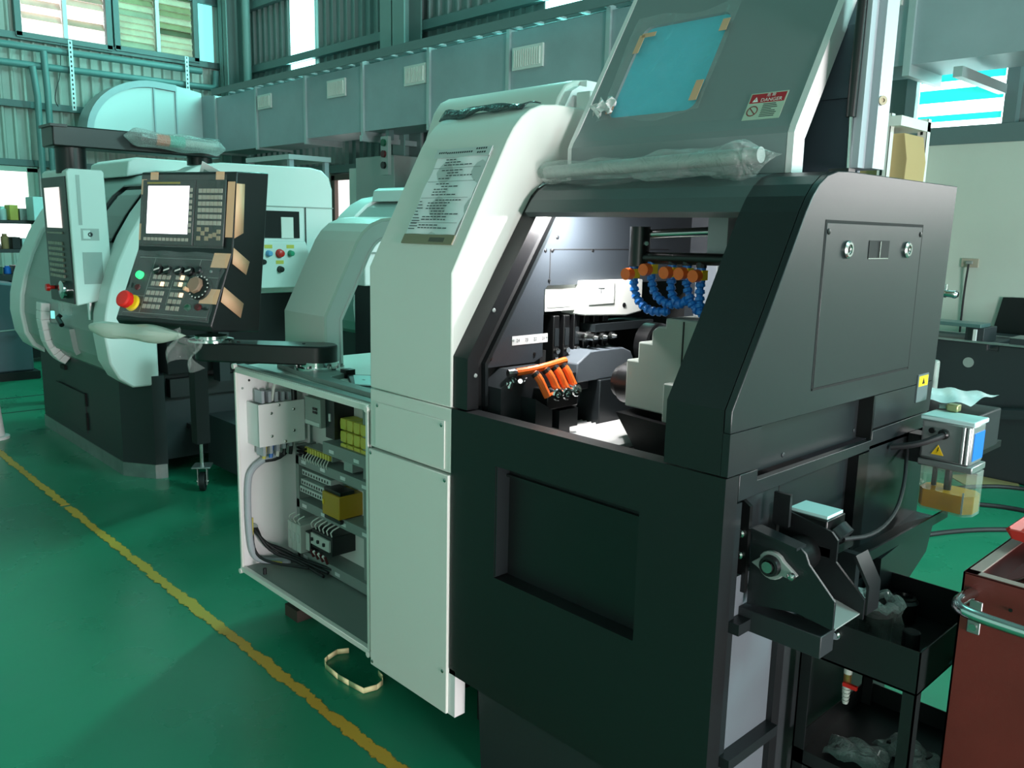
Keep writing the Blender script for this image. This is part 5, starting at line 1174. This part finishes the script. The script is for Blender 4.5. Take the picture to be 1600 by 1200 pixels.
MB().prism(oc, 'z', .862, .985).build('reservoir', 'acrylic', LU)
MB().prism([(x+(-.795-x)*.03, y+(2.455-y)*.06) for x, y in oc], 'z', .868, .918).build('oil', 'oil', LU)
MB().cyl((-.80, 2.45, .985), (-.80, 2.45, .905), .010, 10).build('suction_pipe', 'black', LU)
MB().cyl((-.80, 2.45, .905), (-.80, 2.45, .872), .019, 12).build('strainer', 'black', LU)
MB().cyl((-.84, 2.46, .985), (-.84, 2.46, .92), .007, 10).build('float_rod', 'rubber', LU)
MB().box(-.745, -.7405, 2.4035, 2.4045, .868, .93).build('level_label', 'silver_label', LU)
MB().cyl((-.86, 2.49, 1.14), (-.83, 2.51, 1.14), .006, 8).build('oil_pipe', 'steel', LU); MB().box(-.84, -.81, 2.49, 2.52, 1.13, 1.15).build('elbow_fitting', mat('brass', '#a9a678', 0.35, 0.7), LU, bevel=.003)
MB().box(-.915, -.86, 2.44, 2.50, .98, 1.06).build('bracket', 'charcoal_side', LU)

# black drip cart
KT = thing('drip_cart', 'black steel tray cart under the bearing bracket', 'cart', (-.76, 2.07, 0))
kx0, kx1, ky0, ky1 = -.90, -.622, 1.865, 2.285
mat('cart_black', '#14191a', 0.42)
t_ = MB()
t_.box(kx0, kx1, ky0, ky0+.003, .595, .70).box(kx0, kx1, ky1-.003, ky1, .595, .70).box(kx0, kx0+.003, ky0, ky1, .595, .70).box(kx1-.003, kx1, ky0, ky1, .595, .70).box(kx0, kx1, ky0, ky1, .595, .60)
t_.build('top_tray', 'cart_black', KT)
lw2 = MB(); lw2.box(kx0, kx1, ky0, ky1, .30, .305).box(kx0, kx1, ky0, ky0+.003, .30, .34).box(kx0, kx0+.003, ky0, ky1, .30, .36).box(kx0, kx1, ky1-.003, ky1, .30, .36); lw2.build('lower_shelf', 'cart_black', KT)
for x in (kx0, kx1-.03):
    for y in (ky0, ky1-.03): MB().box(x, x+.03, y, y+.004, .06, .60).box(x if x < -.8 else x+.026, x+.004 if x < -.8 else x+.03, y, y+.03, .06, .60).build('leg', 'cart_black', KT)
lk_ = MB().lathe([(0, .012), (.006, .012), (.006, .009), (.014, .009)], (-.815, ky0, .672), (0, -1, 0), 14).build('tray_plug', 'chrome', KT)
MB().cyl((-.822, ky0-.012, .665), (-.822, ky0-.012, .650), .0015, 6).build('pull_wire', 'steel', lk_)
vx, vy = -.795, 1.905
va = MB().cyl((vx, vy, .595), (vx, vy, .565), .010, 12).build('drain_pipe', 'wire_white', KT)
MB().cyl((vx, vy, .565), (vx, vy, .535), .0095, 12).build('valve_body', mat('brass2', '#b58a52', 0.3, 0.8), va)
MB().box(vx-.004, vx+.03, vy-.016, vy-.008, .536, .546).build('valve_lever', 'red', va)
for k in range(5): MB().cyl((vx, vy, .535-.010*k), (vx, vy, .526-.010*k), .0115-.0008*k, 12, .0095-.0008*k).build('hose_barb', 'wire_white', va)
# things on the cart
bagp = thing('plastic_bag', 'clear plastic bag gathered open in the black tray', 'bag', (-.775, 2.03, .60))
def bagf(u, v):
    a = u*2*math.pi; z = .603+v*.105; r = .062-.02*v+.010*math.sin(5*a+v*3)+.006*math.sin(11*a)*v+ (.012 if v > .85 else 0)
    return (-.80+r*math.cos(a)*1.1, 2.05+r*math.sin(a), z+.006*math.sin(7*a)*v)
MB().grid(bagf, 40, 12).build('bag_wall', 'wrap', bagp)
def rimf(u, v):
    a = u*2*math.pi; r = .046+.014*math.cos(v*2*math.pi)+.003*math.sin(13*a); return (-.80+r*math.cos(a)*1.1, 2.05+r*math.sin(a), .708+.012*math.sin(v*2*math.pi)+.004*math.sin(9*a))
MB().grid(rimf, 44, 8).build('bag_rim', film('foil', '#cfe0dd', .7, .12, .9, 40), bagp)
MB().cyl((-.80, 2.05, .603), (-.80, 2.05, .675), .04, 18).build('bag_contents', 'charcoal', bagp)
tag(MB().lathe([(0, .0), (.0005, .035), (.03, .037), (.055, .037), (.062, .030), (.066, .030), (.068, .022), (.060, .020)], (-.80, 2.225, .60), (0, 0, 1), 20).build('black_pot', 'black'), 'round black ring shaped pot at the back of the tray', 'pot')
tag(MB().lathe([(0, .020), (.085, .020), (.087, .017)], (-.69, 1.99, .60), (0, 0, 1), 16).build('black_bottle', 'rubber'), 'black cylinder standing beside the plastic bag', 'bottle')
hs2 = MB()
hs2.tube([(-.655+.034*math.cos(a), 2.08+.05*math.sin(a), .606) for a in [2*math.pi*i/24 for i in range(25)]], .004, 6)
tag(hs2.build('coiled_hose', 'pipe_teal'), 'thin green hose loop in the corner of the tray', 'hose')
for k, (x, y, z, rz, lab, m_) in enumerate(((-.79, 2.0, .305, .2, 'plastic wrapped parts packet on the lower cart shelf, nearest the valve', 'zinc'), (-.70, 2.10, .305, -.3, 'shiny film wrapped packet at the back of the lower cart shelf', 'charcoal'), (-.67, 1.93, .305, .6, 'crumpled clear packet at the front of the lower cart shelf', 'alu_grey'))):
    o = thing('wrapped_packet', lab, 'packet', (x, y, z), rz, 'packets on the lower cart shelf')
    MB().box(-.05, .05, -.03, .03, .002, .022).build('contents', m_, o, .004, local=True)
    MB().grid(lambda u, v: (-.075+u*.15, -.05+v*.10, .004+.028*math.sin(math.pi*u)**.5*math.sin(math.pi*v)**.5+.006*math.sin(u*15+v*9)), 16, 12).build('film', 'foil', o, local=True)

# red tool cart
RC = thing('red_tool_cart', 'red steel tool cart with chrome handle at the right edge', 'cart', (-.2, 2.3, 0))
rx0, rx1, ry0, ry1, rz = -.568, .15, 1.90, 2.6, .90
m_ = MB(); m_.box(rx0, rx1, ry0, ry0+.004, .08, rz).box(rx0, rx0+.004, ry0, ry1, .08, rz).box(rx0, rx1, ry1-.004, ry1, .08, rz).box(rx1-.004, rx1, ry0, ry1, .08, rz).box(rx0, rx1, ry0, ry1, rz-.10, rz-.095)
m_.build('body', 'cart_red', RC)
rim = MB(); rim.box(rx0, rx1, ry0, ry0+.028, rz-.004, rz).box(rx0, rx0+.028, ry0, ry1, rz-.004, rz).box(rx0, rx1, ry1-.028, ry1, rz-.004, rz)
rim.build('rim', 'cart_rim', RC, bevel=.001)
hn = MB().tube([(-.545, 1.90, .858), (-.548, 1.85, .862), (-.545, 1.80, .862), (-.52, 1.782, .860), (-.45, 1.78, .857), (.10, 1.78, .85)], .0125, 14, 2).build('handle', 'chrome', RC)
MB().obox((-.548, 1.899, .80), (1, 0, 0), (0, 0, 1), (0, -1, 0), 0, .026, -.03, .045, 0, .004).build('handle_bracket', 'zinc', hn, bevel=.003)
MB().cyl((-.535, 1.896, .785), (-.535, 1.891, .785), .008, 10).build('bracket_bolt', 'steel', hn)
MB().cyl((-.47, 1.899, .846), (-.47, 1.897, .846), .004, 8).build('screw_hole', 'black', RC)
tag(MB().cyl((-.53, 2.02, .83), (-.40, 2.45, .83), .018, 14).build('steel_rod', 'steel'), 'steel rod lying inside the red tool cart', 'rod')
tag(MB().cyl((-.50, 1.96, .822), (-.38, 2.00, .822), .014, 14).build('steel_socket', 'chrome'), 'short chrome tool in the front of the red tool cart', 'tool')
rt_ = thing('red_tray', 'red plastic tray tilted on top of the tool cart', 'tray', (-.45, 2.3, .92))
MB().prism([(-.56, .945), (-.545, .925), (-.30, .905), (-.20, .95), (-.205, .956), (-.30, .915), (-.54, .935), (-.552, .952)], 'y', 2.13, 2.45).build('tray_shell', mat('tray_red', '#c62c22', 0.4), rt_)
MB().prism([(-.55, .948), (-.54, .928), (-.30, .91), (-.20, .952)], 'y', 2.12, 2.13).build('tray_end', 'tray_red', rt_)
MB().box(-.52, -.48, 2.2, 2.3, .90, .925).build('tray_foot', 'black', rt_)

# ================================================================== RIGHT BACKGROUND
bd = thing('machine_bed', 'dark cast machine bed standing by the plaster wall', 'machine', (-1.4, 5.0, 0))
mat('casting', '#232a2e', 0.55, bump=.3, bscale=60)
MB().prism([(-1.95, .08), (-1.95, 1.0), (-1.36, 1.0), (-1.36, .96), (-1.30, .96), (-1.30, 1.0), (.6, 1.0), (.6, .08)], 'y', 4.70, 5.2).build('casting_body', 'casting', bd, bevel=.01); bd.location += Vector((-.53, 1.55, -.08))
MB().box(-1.95, .6, 4.68, 4.72, 1.0, 1.012).box(-1.95, .6, 5.16, 5.2, 1.0, 1.012).build('ground_way', 'zinc', bd)
MB().box(-1.52, -1.40, 4.72, 4.98, 1.0, 1.10).build('saddle_block', 'casting', bd, bevel=.004)
MB().box(-1.95, -1.42, 4.70, 4.90, 1.10, 1.125).build('saddle_plate', mat('plate_teal', '#557473', 0.35, 0.4), bd, bevel=.003)
MB().box(-1.46, -1.44, 4.69, 4.71, 1.01, 1.09).build('saddle_edge', 'silver_label', bd)
MB().box(-1.24, -1.14, 4.72, 4.95, 1.0, 1.05).build('saddle_block', 'casting', bd, bevel=.004)
MB().box(-1.24, -1.14, 4.72, 4.95, 1.05, 1.055).build('ground_pad', 'zinc', bd)
MB().lathe([(0, .035), (.004, .035), (.004, 0)], (-1.47, 4.70, .86), (0, -1, 0), 16).build('casting_hole', 'alu_grey', bd)
MB().prism([(-1.80, .50), (-.2, .72), (-.2, .66), (-1.80, .44)], 'y', 4.60, 4.70).build('casting_rib', 'casting', bd)
b2 = thing('machine_bed', 'long dark bed casting with turquoise plate nearer the wall', 'machine', (-1.0, 6.0, 0))
MB().box(-2.0, .8, 5.75, 6.25, .05, .95).build('casting_body', 'casting', b2, bevel=.01); b2.location += Vector((-.3, 1.05, -.05))
MB().box(-2.0, .8, 5.74, 5.80, .95, .965).build('ground_way', 'zinc', b2)
MB().box(-1.4, .8, 5.85, 6.2, .95, .97).build('way_cover', 'plate_teal', b2)
bs2 = thing('black_sheet', 'black steel sheet leaning on the plaster wall', 'sheet', (-1.8, 7.2, .7))
MB().prism([(-2.24, .70), (-2.16, 1.175), (-1.2, 1.21), (-1.2, .70)], 'y', 7.355, 7.375).build('sheet', 'charcoal', bs2)
MB().cyl((-2.0, 7.355, 1.13), (-2.0, 7.35, 1.13), .012, 10).build('hole', 'black', bs2)
so_ = thing('wall_socket', 'beige wall socket with a thin cable on the plaster wall', 'socket', (-2.43, 7.37, 1.43))
MB().box(-2.50, -2.37, 7.365, 7.38, 1.395, 1.465).build('plate', mat('socket_beige', '#a7a291', 0.5), so_, bevel=.004)
MB().box(-2.46, -2.41, 7.345, 7.366, 1.42, 1.445).build('plug', 'cabinet_grey', so_, bevel=.004)
MB().tube([(-2.435, 7.345, 1.42), (-2.435, 7.34, 1.38), (-2.45, 7.36, 1.2), (-2.45, 7.37, .8)], .008, 8, 2).build('cable', 'rubber', so_)
ft = thing('chrome_fitting', 'chrome pipe fitting sticking out behind the charcoal hood', 'fitting', (-1.7, 5.0, 1.27))
MB().lathe([(0, .022), (.05, .022), (.05, .032), (.07, .032), (.07, .026), (.12, .026), (.12, .03), (.135, .03), (.15, .018)], (-1.80, 4.85, 1.27), (1, 0, -.06), 14).build('barrel', 'chrome', ft)
MB().cyl((-1.735, 4.85, 1.27), (-1.735, 4.85, 1.33), .014, 10).build('branch', 'chrome', ft)
MB().cyl((-1.80, 4.85, 1.075), (-1.80, 4.85, 1.27), .02, 10).build('riser', 'charcoal', ft); ft.location += Vector((-.5, 1.5, -.03))
# box with wrapped parcel just behind the hood
pb_ = thing('dark_box', 'dark box on a stand just behind the hood corner', 'box', (-1.15, 3.3, 0))
MB().box(-1.5, -.985, 3.15, 3.50, .84, .985).build('carton', 'charcoal_flat', pb_, bevel=.006)
MB().box(-1.9, -1.0, 3.12, 3.6, .815, .84).build('stand_top', 'charcoal', pb_)
for x in (-1.86, -1.42):
    for y in (3.14, 3.55): MB().box(x, x+.04, y, y+.04, 0, .815).build('stand_leg', 'charcoal', pb_)
MB().box(-1.03, -1.02, 3.145, 3.15, .90, .94).build('hand_hole', 'black', pb_)
pk = thing('wrapped_parcel', 'white plastic wrapped parcel lying on the dark box', 'parcel', (-1.13, 3.3, .985))
MB().grid(lambda u, v: (-1.35+u*.36, 3.17+v*.3, .987+.055*math.sin(math.pi*min(1, u*.85+.1))**.5*math.sin(math.pi*(.1+.8*v))**.5+.035*u*u+.005*math.sin(u*23+v*9)), 22, 14).build('parcel_film', mat('parcel_white', '#dfe3e6', 0.25, bump=.9, bscale=22), pk)
gb = MB().box(-1.40, -1.24, 3.52, 3.56, .842, 1.13).build('grey_panel', 'cabinet_grey', bevel=.01); tag(gb, 'narrow grey panel standing behind the hood beside the dark box', 'panel')
# cables and card on the floor
def cable(pts, r, lab): return tag(MB().tube(pts, r, 8, 2).build('floor_cable', 'rubber'), lab, 'cable', 'black cables on the floor')
cable([(-2.2, 4.4, .012), (-1.66, 4.6, .012), (-1.52, 4.93, .012), (-1.36, 5.15, .012), (-1.1, 5.4, .012)], .014, 'black cable crossing the floor under the oil reservoir')
cable([(-1.9, 5.6, .012), (-1.78, 5.92, .012), (-1.6, 6.12, .012), (-1.2, 6.18, .012)], .014, 'upper black cable curving over the floor behind the reservoir')
cable([(-1.85, 5.35, .012), (-1.59, 5.55, .012), (-1.42, 5.62, .012), (-1.0, 5.62, .012)], .014, 'lower black cable loop on the floor behind the reservoir')
tag(MB().prism([(-2.0, 6.1), (-1.84, 5.95), (-1.58, 6.2), (-1.7, 6.5)], 'z', .001, .006).build('cardboard_sheet', 'cardboard'), 'flat piece of cardboard on the floor behind the reservoir', 'cardboard')
# rack with cardboard
rkk = thing('slotted_rack', 'slotted angle rack with cardboard behind the machine hood', 'rack', (-2.3, 5.6, 0))
for x, y in ((-2.40, 5.5), (-2.33, 5.9), (-3.3, 5.5), (-3.3, 5.9)):
    p_ = MB().box(x-.03, x+.03, y-.004, y, 0, 2.38).box(x+.026, x+.03, y-.004, y+.05, 0, 2.38).build('post', 'white_paint', rkk)
    if x > -3:
        for k in range(9): MB().box(x-.012, x+.004, y-.0055, y-.004, 1.72+k*.07, 1.755+k*.07).build('slot', 'charcoal', p_)
MB().box(-3.35, -2.30, 5.48, 5.95, 2.30, 2.36).build('top_shelf', 'white_paint', rkk)
MB().box(-3.3, -2.32, 5.5, 5.92, 1.2, 1.23).build('shelf', 'white_paint', rkk)
tag(MB().prism([(-2.85, 1.232), (-2.85, 2.26), (-2.30, 2.26), (-2.27, 2.1), (-2.29, 1.232)], 'y', 5.55, 5.85).build('cardboard_carton', 'cardboard', bevel=.004), 'tall brown carton on the slotted rack', 'carton')
# white return of the plaster wall
struct(MB().box(-3.15, -2.9, 7.0, 7.38, 0, 2.33).build('wall_pier', 'plaster'), 'short plaster pier below the ledge')
